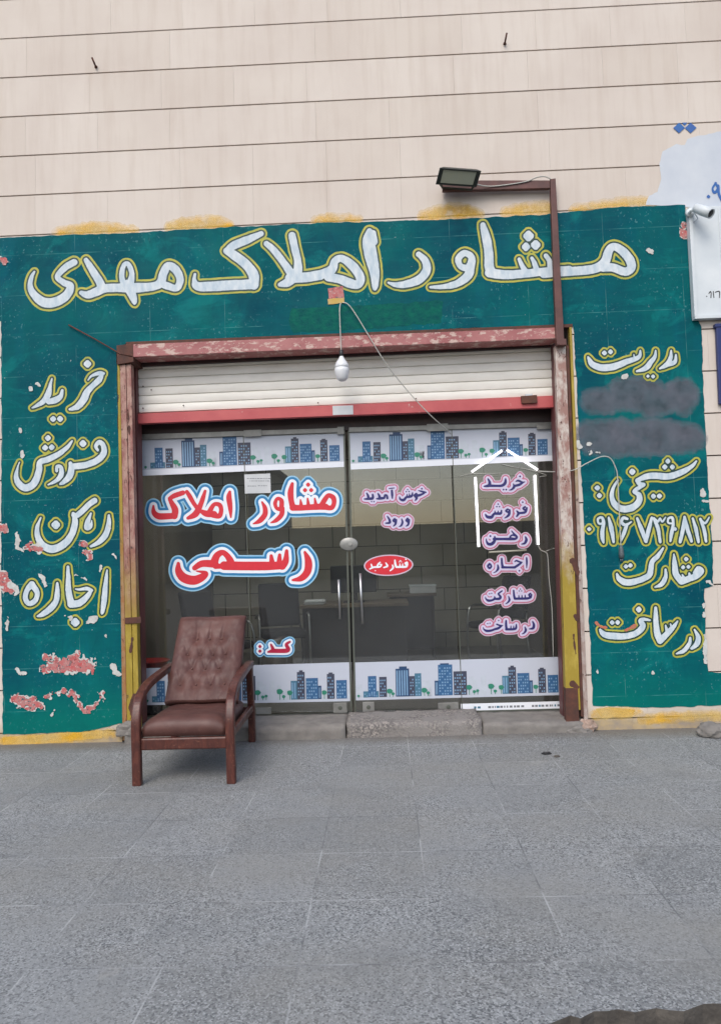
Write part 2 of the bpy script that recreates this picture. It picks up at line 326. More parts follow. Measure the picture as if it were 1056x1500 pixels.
# ------------------------------------------------------------------ object helpers
def tag(o, label=None, cat=None, group=None, kind=None):
    if label: o['label'] = label
    if cat: o['category'] = cat
    if group: o['group'] = group
    if kind: o['kind'] = kind
    return o
def thing(name, loc, label, cat, group=None):
    o = bpy.data.objects.new(name, None); COL.objects.link(o); o.location = loc; o.empty_display_size = .1
    return tag(o, label, cat, group)
def wloc(o):
    v = Vector((0, 0, 0))
    while o: v = v + Vector(o.location); o = o.parent
    return v
class MB:                                   # collects world-space faces into one mesh
    def __init__(s): s.bm = bmesh.new(); s.mats = []
    def mi(s, m):
        if m not in s.mats: s.mats.append(m)
        return s.mats.index(m)
    def face(s, pts, m, smooth=False):
        vs = [s.bm.verts.new(p) for p in pts]
        f = s.bm.faces.new(vs); f.material_index = s.mi(m); f.smooth = smooth; return f
    def hexa(s, a, b, m):                   # a, b: two quads (lists of four points) joined into a solid
        va = [s.bm.verts.new(p) for p in a]; vb = [s.bm.verts.new(p) for p in b]; k = s.mi(m)
        fs = [s.bm.faces.new(va), s.bm.faces.new(vb[::-1])]
        for i in range(4): j = (i+1) % 4; fs.append(s.bm.faces.new((va[j], va[i], vb[i], vb[j])))
        for f in fs: f.material_index = k
    def box(s, x0, x1, y0, y1, z0, z1, m):
        s.hexa([(x0, y0, z0), (x1, y0, z0), (x1, y0, z1), (x0, y0, z1)], [(x0, y1, z0), (x1, y1, z0), (x1, y1, z1), (x0, y1, z1)], m)
    def pq(s, q, yf, yb, m):                # a solid whose front outline is four photo points at depth yf
        a = [U(x, y, yf) for x, y in q]; b = [Vector((p.x, yb, p.z)) for p in a]; s.hexa(a, b, m)
    def sheet(s, q, y, m): s.face([U(x, y_, y) for x, y_ in q], m)
    def tube(s, pts, r, m, n=10, cap=True):
        pts = [Vector(p) for p in pts]; rings = []; k = s.mi(m)
        rr = r if isinstance(r, (list, tuple)) else [r]*len(pts)
        up = None
        for i, p in enumerate(pts):
            t = (pts[min(i+1, len(pts)-1)]-pts[max(i-1, 0)]).normalized()
            if up is None:
                up = Vector((0, 0, 1)) if abs(t.z) < .9 else Vector((1, 0, 0))
            a = t.cross(up)
            if a.length < 1e-4: a = t.orthogonal()
            a.normalize(); b = a.cross(t).normalized(); up = b
            rings.append([s.bm.verts.new(p+(a*math.cos(2*math.pi*q/n)+b*math.sin(2*math.pi*q/n))*rr[i]) for q in range(n)])
        for i in range(len(rings)-1):
            for q in range(n):
                f = s.bm.faces.new((rings[i][q], rings[i][(q+1) % n], rings[i+1][(q+1) % n], rings[i+1][q])); f.material_index = k; f.smooth = True
        if cap:
            for rg, rev in ((rings[0], True), (rings[-1], False)):
                f = s.bm.faces.new(rg[::-1] if rev else rg); f.material_index = k
    def bar(s, pts, w, h, m, side=Vector((1, 0, 0)), ww=None):   # rectangular section swept along pts; w along side, h across
        pts = [Vector(p) for p in pts]; rings = []; k = s.mi(m)
        for i, p in enumerate(pts):
            t = (pts[min(i+1, len(pts)-1)]-pts[max(i-1, 0)]).normalized()
            a = (side-t*side.dot(t)).normalized(); b = t.cross(a)
            hw = (ww[i] if ww else w)/2; hh = (h[i] if isinstance(h, list) else h)/2
            c = .25; ring = []
            for sx, sy in ((-1, -1+c), (-1+c, -1), (1-c, -1), (1, -1+c), (1, 1-c), (1-c, 1), (-1+c, 1), (-1, 1-c)):
                ring.append(s.bm.verts.new(p+a*hw*sx+b*hh*sy))
            rings.append(ring)
        n = 8
        for i in range(len(rings)-1):
            for q in range(n):
                f = s.bm.faces.new((rings[i][q], rings[i][(q+1) % n], rings[i+1][(q+1) % n], rings[i+1][q])); f.material_index = k
        for rg, rev in ((rings[0], True), (rings[-1], False)):
            f = s.bm.faces.new(rg[::-1] if rev else rg); f.material_index = k
    def lathe(s, c, prof, m, axis=Vector((0, 0, 1)), n=24):
        axis = axis.normalized(); a = axis.orthogonal().normalized(); b = axis.cross(a); k = s.mi(m); rings = []
        for d, r in prof:
            rings.append([s.bm.verts.new(Vector(c)+axis*d+(a*math.cos(2*math.pi*q/n)+b*math.sin(2*math.pi*q/n))*max(r, 1e-4)) for q in range(n)])
        for i in range(len(rings)-1):
            for q in range(n):
                f = s.bm.faces.new((rings[i][q], rings[i][(q+1) % n], rings[i+1][(q+1) % n], rings[i+1][q])); f.material_index = k; f.smooth = True
        for rg, rev in ((rings[0], True), (rings[-1], False)):
            f = s.bm.faces.new(rg[::-1] if rev else rg); f.material_index = k
    def build(s, name, parent=None, bevel=0, recalc=True, label=None, at=None):
        if recalc: bmesh.ops.recalc_face_normals(s.bm, faces=s.bm.faces)
        o0 = wloc(parent) if parent else (Vector(at) if at else Vector((0, 0, 0)))
        for v in s.bm.verts: v.co -= o0
        me = bpy.data.meshes.new(name); s.bm.to_mesh(me); s.bm.free()
        for m_ in s.mats: me.materials.append(m_)
        o = bpy.data.objects.new(name, me); COL.objects.link(o)
        if parent: o.parent = parent
        elif at: o.location = at
        if bevel:
            b = o.modifiers.new('bevel', 'BEVEL'); b.width = bevel; b.segments = 2; b.limit_method = 'ANGLE'; b.angle_limit = R(40)
        if label: o['label'] = label
        return o
def smooth_path(pts, k=8):
    pts = [Vector(p) for p in pts]; out = []
    for i in range(len(pts)-1):
        p0, p1, p2, p3 = pts[max(i-1, 0)], pts[i], pts[i+1], pts[min(i+2, len(pts)-1)]
        for j in range(k):
            t = j/k
            out.append(.5*((2*p1)+(p2-p0)*t+(2*p0-5*p1+4*p2-p3)*t*t+(3*p1-p0-3*p2+p3)*t**3))
    out.append(pts[-1]); return out

# ------------------------------------------------------------------ brush work: strokes -> distance field -> outlines -> flat paint
def smooth2(st, k=6):
    a = np.array(st, float)
    if len(a) < 3: return a
    return np.array([tuple(v) for v in smooth_path([Vector(p) for p in a], k)])
def field(strokes, dots, step, margin, jitter=0.0, seed=0):
    allp = [(p[0], p[1], p[2]/2) for st in strokes for p in st]+[(d[0], d[1], d[2]*1.3) for d in dots]
    x0 = min(p[0]-p[2] for p in allp)-margin-2; x1 = max(p[0]+p[2] for p in allp)+margin+2
    y0 = min(p[1]-p[2] for p in allp)-margin-2; y1 = max(p[1]+p[2] for p in allp)+margin+2
    nx = int((x1-x0)/step)+2; ny = int((y1-y0)/step)+2
    xs = x0+np.arange(nx)*step; ys = y0+np.arange(ny)*step
    D = np.full((ny, nx), 99.0)
    def win(xa, xb, ya, yb):
        i0 = max(0, int((xa-x0)/step)); i1 = min(nx, int((xb-x0)/step)+2); j0 = max(0, int((ya-y0)/step)); j1 = min(ny, int((yb-y0)/step)+2)
        return slice(j0, j1), slice(i0, i1)
    for st in strokes:
        a = smooth2(st)
        for (ax, ay, aw), (bx, by, bw) in zip(a[:-1], a[1:]):
            r = max(aw, bw)/2+margin+2
            sj, si = win(min(ax, bx)-r, max(ax, bx)+r, min(ay, by)-r, max(ay, by)+r)
            X = xs[si][None, :]; Y = ys[sj][:, None]; dx, dy = bx-ax, by-ay; L = dx*dx+dy*dy+1e-9
            t = np.clip(((X-ax)*dx+(Y-ay)*dy)/L, 0, 1)
            d = np.hypot(X-ax-t*dx, Y-ay-t*dy)-(aw+(bw-aw)*t)/2
            D[sj, si] = np.minimum(D[sj, si], d)
    for (cx, cy, r) in dots:
        w = r*1.5+margin+3; sj, si = win(cx-w, cx+w, cy-w, cy+w)
        X = np.abs(xs[si][None, :]-cx); Y = np.abs(ys[sj][:, None]-cy)
        d = np.maximum((X+Y)*.78, np.hypot(X, Y)*.98)-r
        D[sj, si] = np.minimum(D[sj, si], d)
    if jitter:
        rng = np.random.default_rng(seed)
        for cells, amp in ((6.0, jitter), (2.5, jitter*.5), (1.2, jitter*.22)):
            gx, gy = int((x1-x0)/cells)+3, int((y1-y0)/cells)+3
            g = rng.uniform(-1, 1, (gy, gx)); fx = (xs-x0)/cells; fy = (ys-y0)/cells
            ix = fx.astype(int); iy = fy.astype(int); tx = (fx-ix)[None, :]; ty = (fy-iy)[:, None]
            tx = tx*tx*(3-2*tx); ty = ty*ty*(3-2*ty)
            v = (g[iy][:, ix]*(1-tx)+g[iy][:, ix+1]*tx)*(1-ty)+(g[iy+1][:, ix]*(1-tx)+g[iy+1][:, ix+1]*tx)*ty
            D += amp*v
    D[0, :] = D[-1, :] = 99; D[:, 0] = D[:, -1] = 99
    return D, x0, y0, step
def contours(D, x0, y0, step, level, tol=.06):
    F = D-level; F[F == 0] = 1e-6
    ins = F < 0
    c = ins[:-1, :-1]*1+ins[:-1, 1:]*2+ins[1:, 1:]*4+ins[1:, :-1]*8
    seg = {1: [(3, 0)], 2: [(0, 1)], 3: [(3, 1)], 4: [(1, 2)], 5: [(3, 2), (1, 0)], 6: [(0, 2)], 7: [(3, 2)], 8: [(2, 3)], 9: [(2, 0)], 10: [(0, 3), (2, 1)], 11: [(2, 1)], 12: [(1, 3)], 13: [(1, 0)], 14: [(0, 3)]}
    nxt = {}
    for j, i in zip(*np.where((c > 0) & (c < 15))):
        keys = (('h', j, i), ('v', j, i+1), ('h', j+1, i), ('v', j, i))
        for a, b in seg[int(c[j, i])]: nxt.setdefault(keys[a], []).append(keys[b])
    def pt(k):
        t, j, i = k
        if t == 'h': f = F[j, i]/(F[j, i]-F[j, i+1]); return (x0+(i+f)*step, y0+j*step)
        f = F[j, i]/(F[j, i]-F[j+1, i]); return (x0+i*step, y0+(j+f)*step)
    loops = []
    while nxt:
        k = next(iter(nxt)); loop = []
        while k in nxt:
            loop.append(pt(k)); n = nxt[k].pop()
            if not nxt[k]: del nxt[k]
            k = n
        if len(loop) >= 4:
            L = np.array(loop); area = .5*np.sum(L[:, 0]*np.roll(L[:, 1], -1)-np.roll(L[:, 0], -1)*L[:, 1])
            if abs(area) > .5: loops.append(rdp(loop, tol))
    return [l for l in loops if len(l) >= 3]
def rdp(loop, tol):
    P = np.array(loop); keep = np.zeros(len(P), bool); h = len(P)//2; keep[0] = keep[h] = True; st = [(0, h), (h, len(P))]
    while st:
        a, b = st.pop()
        if b-a < 2: continue
        A, B = P[a], P[b % len(P)]; d = B-A; L = np.hypot(*d)+1e-9
        q = P[a+1:b]-A; dist = np.abs(q[:, 0]*d[1]-q[:, 1]*d[0])/L
        k = int(np.argmax(dist))
        if dist[k] > tol: keep[a+1+k] = True; st += [(a, a+1+k), (a+1+k, b)]
    return [tuple(p) for p in P[keep]]
def fill(mb, loops, y, m):
    if not loops: return
    flatp = [Vector((p[0], p[1])) for l in loops for p in l]; edges = []; o = 0
    for l in loops: edges += [(o+i, o+(i+1) % len(l)) for i in range(len(l))]; o += len(l)
    vo, eo, fo, *_ = delaunay_2d_cdt(flatp, edges, [], 4, 1e-5)
    vs = [mb.bm.verts.new(U(p[0], p[1], y)) for p in vo]; k = mb.mi(m)
    cen = np.array([[sum(vo[i][q] for i in t)/len(t) for q in (0, 1)] for t in fo]); cr = np.zeros(len(cen), int)
    for l in loops:                            # even-odd rule keeps the counters of the letters open
        A = np.array(l); B = np.roll(A, -1, 0)
        for a, b in zip(A, B):
            if a[1] == b[1]: continue
            c_ = (a[1] > cen[:, 1]) != (b[1] > cen[:, 1])
            cr += c_ & (cen[:, 0] < (b[0]-a[0])*(cen[:, 1]-a[1])/(b[1]-a[1])+a[0])
    for t, n_ in zip(fo, cr):
        if n_ % 2 == 0: continue
        try: f = mb.bm.faces.new([vs[i] for i in t])
        except ValueError: continue
        f.material_index = k
def conv(crop, strokes, dots):
    x0, y0, s = crop
    return [[(x0+p[0]/s, y0+p[1]/s, p[2]/s) for p in st] for st in strokes], [(x0+d[0]/s, y0+d[1]/s, d[2]/s) for d in dots]
def paint_word(name, parent, strokes, dots, layers, y, step=.7, jitter=.25, seed=0, label=None, dy=.0009):
    mb = MB(); F = field(strokes, dots, step, max(l[0] for l in layers)+1, jitter, seed)
    for k, (lev, m) in enumerate(layers): fill(mb, contours(F[0].copy(), F[1], F[2], F[3], lev), y-dy*k, m)
    bm = mb.bm
    for f in bm.faces:
        f.normal_update()
        if f.normal.y > 0: f.normal_flip()
    return mb.build(name, parent, recalc=False, label=label)

# ------------------------------------------------------------------ layout
YS, YG = .20, .38                            # depth of shutter and of glass behind the wall face
shop = thing('shop_building', U(528, 1078), 'cream stone shop front with hand painted teal surround and glass doors', 'building')
# opening in the wall (photo points at wall face)
OL_T, OL_B, OR_T, OR_B = (170, 500), (180, 1085), (836, 476), (860, 1078)
oxl = (U(*OL_T).x+U(*OL_B).x)/2; oxr = (U(*OR_T).x+U(*OR_B).x)/2; oz = (U(*OL_T).z+U(*OR_T).z)/2
XL, XR, ZT = -4.2, 4.2, 5.6

# ---- ground
def ragged_edge():
    pts = []
    a, b = G(-900, 1515), G(800, 1502)
    for k in range(40): pts.append((a.lerp(b, k/39), .006))
    pr = [(812, 1496), (835, 1488), (850, 1492), (870, 1482), (905, 1478), (930, 1484), (960, 1476), (1000, 1480), (1030, 1472), (1060, 1470), (1100, 1476), (1150, 1470), (1260, 1466), (1500, 1462), (1900, 1456)]
    return [p for p, _ in pts]+[G(x, y) for x, y in pr]
edge = []
for p, q in zip(ragged_edge()[:-1], ragged_edge()[1:]):
    n = max(1, int((q-p).length/.03))
    for k in range(n):
        r_ = p.lerp(q, k/n); j = mnoise.noise(r_*9)*.012+mnoise.noise(r_*31)*.006; edge.append(Vector((r_.x, r_.y+j, 0)))
mb = MB()
X0, X1 = edge[0].x, edge[-1].x
top = [(p.x, p.y, 0) for p in edge]
mb.face([(X1, .55, 0), (X0, .55, 0)]+top, M['pave'])
for p, q in zip(edge[:-1], edge[1:]):
    mb.face([(p.x, p.y, 0), (p.x, p.y+.02, -.14), (q.x, q.y+.02, -.14), (q.x, q.y, 0)], M['rubble'])
pv = mb.build('pavement'); tag(pv, 'grey speckled terrazzo pavement in front of the shop', None, None, 'structure')
mb = MB(); mb.face([(-300, -300, -.13), (300, -300, -.13), (300, 120, -.13), (-300, 120, -.13)], M['asphalt'])
tag(mb.build('road'), 'dark asphalt road along the pavement', None, None, 'structure')

# ---- wall cladding: rows of stone with open joints
def cladding():
    mb = MB(); tl = mb.bm.faces.layers.float_color if False else None
    rnd = random.Random(3); cols = []
    zr = JZ0-ROWH*.5
    rows = [zr+ROWH*k for k in range(-14, 8)]
    th = .03
    def slab(x0, x1, z0, z1):
        if x1-x0 < .01 or z1-z0 < .01: return
        n0 = len(mb.bm.faces); mb.box(x0, x1, 0, th, z0, z1, M['clad']); t = rnd.random()
        cols.extend([t]*(len(mb.bm.faces)-n0))
    for k, z0 in enumerate(rows):
        z1 = z0+ROWH; za, zb = max(z0+.0055, -.13), z1-.0055
        if zb < -.12: continue
        x = XL+rnd.uniform(0, .3)-.6
        while x < XR:
            w = rnd.choice((.6, .6, 1.2)); a, b = max(x, XL)+.0005, min(x+w, XR)-.0005; x += w
            if zb <= oz: # split by the opening
                slab(a, min(b, oxl), za, zb); slab(max(a, oxr), b, za, zb)
            elif za >= oz: slab(a, b, za, zb)
            else:
                slab(a, min(b, oxl), za, oz); slab(max(a, oxr), b, za, oz); slab(a, b, oz+.0005, zb)
    # backing
    mb2 = [(XL, oxl, -.13, ZT), (oxr, XR, -.13, ZT), (oxl, oxr, oz, ZT)]
    for x0, x1, z0, z1 in mb2:
        n0 = len(mb.bm.faces); mb.box(x0, x1, .018+.014, .5, z0, z1, M['clad_joint']); cols.extend([0]*(len(mb.bm.faces)-n0))
    bmesh.ops.recalc_face_normals(mb.bm, faces=mb.bm.faces)
    o = mb.build('wall', shop, recalc=False)
    at = o.data.attributes.new('tint', 'FLOAT', 'FACE'); at.data.foreach_set('value', cols); return o
M['clad_joint'] = mottled('joint_mortar', srgb(130, 114, 108), srgb(108, 96, 92), 8, .9)
wall = cladding()

# ---- teal paint with ragged borders
def ragged(pts, seed, amp=1.6, n_px=5.0):
    out = []
    for i, (x0, y0) in enumerate(pts):
        x1, y1 = pts[(i+1) % len(pts)]; L = math.hypot(x1-x0, y1-y0); n = max(1, int(L/n_px))
        for k in range(n):
            t = k/n; x, y = x0+(x1-x0)*t, y0+(y1-y0)*t
            a = mnoise.noise(Vector((x*.06, y*.06, seed)))*amp+mnoise.noise(Vector((x*.3, y*.3, seed+5)))*amp*.6
            out.append((x-(y1-y0)/L*a, y+(x1-x0)/L*a))
    return out
def paint_poly(mb, pts, y, m, seed=0, amp=1.6, n_px=5.0):
    fill(mb, [ragged(pts, seed, amp, n_px)], y, m)
def face_out(mb):
    for f in mb.bm.faces:
        f.normal_update()
        if f.normal.y > 0: f.normal_flip()
mb = MB()
paint_poly(mb, [(-60, 352), (60, 345), (190, 341), (330, 333), (480, 326), (640, 322), (800, 314), (905, 303), (1003, 300), (1010, 380), (1018, 462), (1027, 478), (1031, 600), (1036, 700), (1042, 790), (1044, 858), (1031, 862), (1034, 960), (1037, 985), (1062, 986), (1062, 1033), (960, 1037), (868, 1034), (862, 900), (848, 640), (839, 478), (700, 480), (520, 488), (185, 503), (171, 515), (175, 700), (179, 900), (181, 1060), (120, 1072), (5, 1076), (2, 800), (3, 600), (2, 470), (-60, 470)], -.004, M['green'], 2)
face_out(mb); mb.build('wall_paint', shop, recalc=False, label='teal paint with a ragged edge around the shop opening')

# stains, whitewash, chips and repairs (flat paint layers with their own outline)
def blobs(name, strokes, m, y, seed, jit=1.6, step=.8, level=0, label=None):
    return paint_word(name, shop, strokes, [], [(level, m)], y, step, jit, seed, label)
def mat_soft(name, c):
    n = N(name); n.bump(n.noise(60, 4), .1, .003); return n.done(c, .7)
YSTROKES = [[(85, 342, 6), (110, 338, 10), (150, 336, 12), (195, 339, 6)], [(250, 333, 8), (285, 329, 15), (312, 327, 14), (335, 330, 6)], [(462, 323, 5), (492, 321, 8), (524, 322, 5)], [(622, 318, 10), (650, 313, 18), (678, 311, 16), (702, 314, 6)], [(742, 312, 8), (770, 308, 13), (802, 306, 12)], [(842, 307, 7), (890, 301, 9), (950, 297, 9), (1000, 299, 6)]]
mb = MB()
paint_poly(mb, [(5, 1080), (90, 1074), (150, 1070), (150, 1081), (60, 1090), (5, 1092)], -.003, M['yellow_stain'], 31, 1.5, 3)
face_out(mb); mb.build('paint_stain', shop, recalc=False, label='yellow paint left on the left wall foot')
mb = MB()
paint_poly(mb, [(872, 1038), (905, 1036), (930, 1040), (925, 1050), (880, 1052)], -.003, M['yellow_stain'], 32, 2, 3)
face_out(mb); mb.build('paint_stain', shop, recalc=False, label='yellow paint left on the right wall foot')
mb = MB()
paint_poly(mb, [(945, 300), (950, 287), (962, 281), (968, 262), (965, 240), (970, 222), (990, 211), (1002, 212), (1006, 203), (1022, 199), (1034, 197), (1050, 193), (1150, 190), (1150, 300), (1005, 303)], -.003, M['white_patch'], 40, 1.6, 4)
face_out(mb); mb.build('whitewash_patch', shop, recalc=False, label='white patch painted over the cream stone')
# privacy-blur smudges added as paint, and yellow overspray, built up of thin passes
def mat_spray(name, c, c2, a0, a1):
    n = N(name); tr = n.new('ShaderNodeBsdfTransparent'); mx = n.new('ShaderNodeMixShader')
    f = n.step(n.noise(9, 5, .65), .35, .68); n.link(n.math('ADD', a0, n.math('MULTIPLY', f, a1-a0)), mx.inputs[0])
    n.done(n.mix(n.step(n.noise(5, 4), .35, .65), c, c2), .75, 0, .15); n.link(tr.outputs[0], mx.inputs[1]); n.link(n.b.outputs[0], mx.inputs[2]); n.link(mx.outputs[0], n.out.inputs[0]); return n.m
M['spray'] = mat_spray('grey_cover_spray', srgb(126, 132, 144), srgb(104, 122, 132), .12, .32)
M['yspray'] = mat_spray('yellow_overspray', srgb(250, 200, 60), srgb(240, 212, 140), .08, .36)
LAY = [(l_, M['spray']) for l_ in (9, 7, 5, 3, 1, -1, -3.5)]
paint_word('cover_paint', shop, [[(866, 588, 22), (884, 588, 26), (904, 586, 22)], [(912, 576, 34), (930, 578, 40), (952, 580, 38)], [(950, 598, 16), (972, 588, 26), (1000, 576, 32), (1000, 592, 20)]], [], LAY, -.0042, .8, 2.0, 51, 'grey spray hiding the line of lettering under the top word', .00015)
paint_word('cover_paint', shop, [[(860, 634, 22), (884, 634, 26), (914, 634, 26), (912, 652, 22), (866, 650, 20)], [(936, 630, 20), (960, 632, 26), (990, 636, 24), (1016, 642, 22), (1000, 650, 16), (940, 652, 20), (914, 648, 16)]], [], LAY, -.0042, .8, 2.0, 52, 'grey spray hiding the longer second line of lettering', .00015)
for k_, st in enumerate(YSTROKES):
    paint_word('paint_stain', shop, [st], [], [(l_, M['yspray']) for l_ in (6, 3, 0, -2.5)], -.0012, .8, 1.6, 300+k_, 'yellow overspray above the teal band', .0003)
for k_, st in enumerate(([(8, 1086, 8), (60, 1083, 10), (110, 1079, 10), (165, 1074, 7)], [(874, 1046, 10), (905, 1044, 12), (935, 1043, 6)], [(940, 1054, 8), (985, 1051, 10), (1050, 1048, 9)])):
    paint_word('paint_stain', shop, [st], [], [(l_, M['yspray']) for l_ in (4, 2, 0, -2)], -.0032, .8, 1.6, 320+k_, 'yellow paint worn along the wall foot', .0002)

# peeled places
PINK = [[(66, 982, 8), (80, 978, 14), (96, 976, 17), (112, 972, 20), (130, 976, 16)], [(68, 962, 8), (80, 964, 6)], [(108, 965, 11), (112, 958, 7)],
        [(24, 1024, 10), (34, 1028, 11), (46, 1031, 13), (58, 1030, 8), (60, 1037, 5)], [(70, 1022, 4), (82, 1015, 4), (98, 1013, 4), (107, 1017, 4), (112, 1028, 5), (124, 1039, 6), (138, 1033, 5), (148, 1023, 4), (151, 1016, 4)],
        [(3, 845, 12), (8, 858, 14), (16, 862, 8)], [(40, 800, 4), (52, 801, 9), (58, 806, 5)], [(122, 798, 5), (127, 806, 8), (130, 815, 5)], [(1002, 330, 7), (1003, 342, 8)], [(1, 380, 5), (12, 383, 4)], [(5, 773, 7)]+[(6, 775, 6)]]
WHITE = [[(14, 856, 7), (26, 866, 7), (22, 872, 5)], [(24, 780, 5), (27, 790, 6), (26, 802, 5), (34, 806, 4)], [(127, 913, 4), (136, 907, 8), (142, 905, 3)], [(98, 902, 4), (104, 905, 5)], [(167, 812, 3), (172, 820, 4)], [(148, 828, 3), (147, 838, 2)], [(112, 842, 3), (120, 846, 3), (127, 849, 2)],
         [(58, 842, 2), (64, 847, 3), (67, 857, 3)], [(166, 975, 6), (170, 984, 6), (176, 988, 4)], [(26, 980, 5), (30, 986, 3), (38, 986, 3)], [(80, 957, 3), (78, 961, 4)], [(112, 955, 5)]+[(114, 957, 4)], [(80, 1040, 3), (76, 1049, 2)], [(950, 367, 4), (953, 369, 6), (956, 368, 4)], [(1016, 375, 3), (1018, 384, 4), (1020, 394, 2)], [(30, 628, 3), (31, 632, 3)], [(32, 664, 4), (34, 668, 3)], [(45, 568, 3), (46, 572, 3)], [(56, 562, 4), (59, 565, 4)],
         [(862, 650, 5), (846, 645, 4)][:1]+[(862, 651, 5)], [(846, 648, 5), (848, 654, 6)], [(864, 665, 5), (866, 664, 5)], [(874, 663, 5), (875, 663, 5)], [(912, 552, 6), (915, 551, 6)], [(1028, 720, 5), (1030, 724, 6)], [(1030, 734, 4), (1036, 735, 3)], [(875, 981, 3), (875, 985, 3)], [(955, 986, 3), (956, 987, 2)], [(1038, 852, 6), (1042, 856, 5)], [(1030, 885, 3), (1031, 902, 3)], [(1032, 930, 3), (1032, 970, 4)], [(12, 905, 2), (10, 922, 2)], [(160, 770, 0.8), (164, 776, 0.8)], [(155, 932, 2), (157, 934, 2)]]
ORANGE = [[(873, 912, 4), (880, 918, 4), (888, 919, 2)], [(915, 923, 2), (925, 920, 4), (930, 916, 3)]]
def patches(sets, m, y, seed, jit, step, grow, lab):
    for i, st in enumerate(sets):
        if len(st) == 1: st = st+[(st[0][0]+.5, st[0][1]+.5, st[0][2])]
        blobs('bare_patch', [[(p[0], p[1], p[2]+grow) for p in st]], m, y, seed+i, jit, step, 0, lab)
patches(PINK, M['chip_white'], -.0082, 60, 5.0, .45, 3.0, 'white primer rim round a peeled spot')
patches(PINK, M['chip_pink'], -.0089, 60, 5.0, .45, 1.2, 'pink undercoat where the teal paint peeled off')
patches(WHITE, M['chip_white'], -.0096, 90, 2.2, .4, .4, 'white plaster where the teal paint chipped off')
M['orange'] = mottled('orange_scrape', srgb(196, 96, 70), srgb(170, 120, 96), 30, .7)
patches(ORANGE, M['orange'], -.0099, 63, 1.8, .5, 0, 'orange scrape over the lowest painted words')
# greener repainted strip above the beam and small brick hole
mb = MB()
paint_poly(mb, [(428, 452), (520, 448), (640, 440), (648, 442), (646, 472), (560, 480), (430, 488), (424, 470)], -.0048, mottled('greener_repaint', srgb(0, 74, 78), srgb(4, 100, 84), 16, .6, 0, .6, 40, spec=.1, bd=.008), 71, 2.5, 4)
face_out(mb); mb.build('repaint_strip', shop, recalc=False, label='rough greener paint above the middle of the beam')
mb = MB(); paint_poly(mb, [(480, 422), (502, 419), (504, 437), (482, 439)], -.0082, M['chip_pink'], 73, .8, 3); paint_poly(mb, [(480, 438), (504, 436), (505, 444), (481, 446)], -.0087, M['yellow_stain'], 74, .8, 3)
face_out(mb); mb.build('wall_hole_patch', shop, recalc=False, label='bare brick square with a yellow lower rim')

# ------------------------------------------------------------------ painted lettering
HAND = [(5.2, M['yellow_paint']), (2.4, M['dark_paint']), (0, M['white_paint'])]
HAND2 = [(4.9, M['yellow_paint']), (2.3, M['dark_paint']), (0, M['white_paint'])]
cA, cB, cC, cD = (0, 320, 3.2), (250, 320, 3.2), (520, 300, 3.2), (780, 300, 3.826)
def multi(*parts):
    S_, D_ = [], []
    for crop, st, dt in parts:
        a, b = conv(crop, st, dt); S_ += a; D_ += b
    return S_, D_
def word(name_label, parts, layers, seed, y=-.0055, **kw):
    s, d = multi(*parts); return paint_word('lettering', shop, s, d, layers, y, seed=seed, label=name_label, **kw)
word('big white painted word at the left end of the top line', [(cA, [
    [(350, 205, 30), (310, 228, 30), (272, 272, 25), (300, 300, 28), (332, 318, 34), (312, 362, 40), (260, 392, 44), (205, 392, 44), (160, 355, 34), (143, 315, 24), (150, 275, 18), (163, 250, 10)],
    [(405, 195, 22), (430, 235, 32), (462, 285, 36), (478, 320, 40)], [(382, 348, 20), (412, 358, 34), (450, 345, 40), (490, 328, 40), (560, 325, 38)],
    [(580, 310, 26), (572, 262, 24), (583, 218, 20), (604, 216, 22), (620, 262, 24), (610, 310, 36)], [(600, 310, 46), (615, 345, 42), (630, 385, 28), (632, 398, 14)],
    [(560, 325, 40), (640, 325, 44), (720, 318, 38), (755, 300, 40), (768, 255, 38), (790, 222, 36), (825, 240, 38), (845, 285, 34), (830, 325, 32), (790, 318, 34), (765, 308, 34)]], [])], HAND, 1)
word('big white painted word second from the left on the top line', [(cB, [
    [(115, 262, 12), (112, 290, 20), (128, 318, 40), (200, 318, 46), (300, 312, 46), (385, 308, 46)], [(390, 310, 46), (388, 262, 48), (350, 212, 44), (290, 167, 40), (262, 152, 30)], [(262, 150, 26), (300, 125, 38), (360, 100, 36), (425, 72, 24)],
    [(450, 118, 26), (490, 155, 32), (535, 215, 34), (570, 265, 40)], [(570, 80, 34), (582, 140, 34), (596, 200, 34), (592, 255, 44), (550, 298, 42), (512, 310, 20)], [(560, 280, 46), (640, 275, 46), (700, 265, 46)],
    [(700, 265, 44), (755, 240, 42), (770, 200, 34), (803, 188, 34), (852, 222, 42), (888, 275, 42), (878, 310, 38), (835, 302, 44), (790, 284, 40), (740, 275, 40)],
    [(932, 60, 28), (927, 110, 56), (940, 180, 58), (955, 250, 46), (958, 310, 32), (957, 330, 18)], [(948, 70, 30), (955, 110, 30)]], [])], HAND, 2)
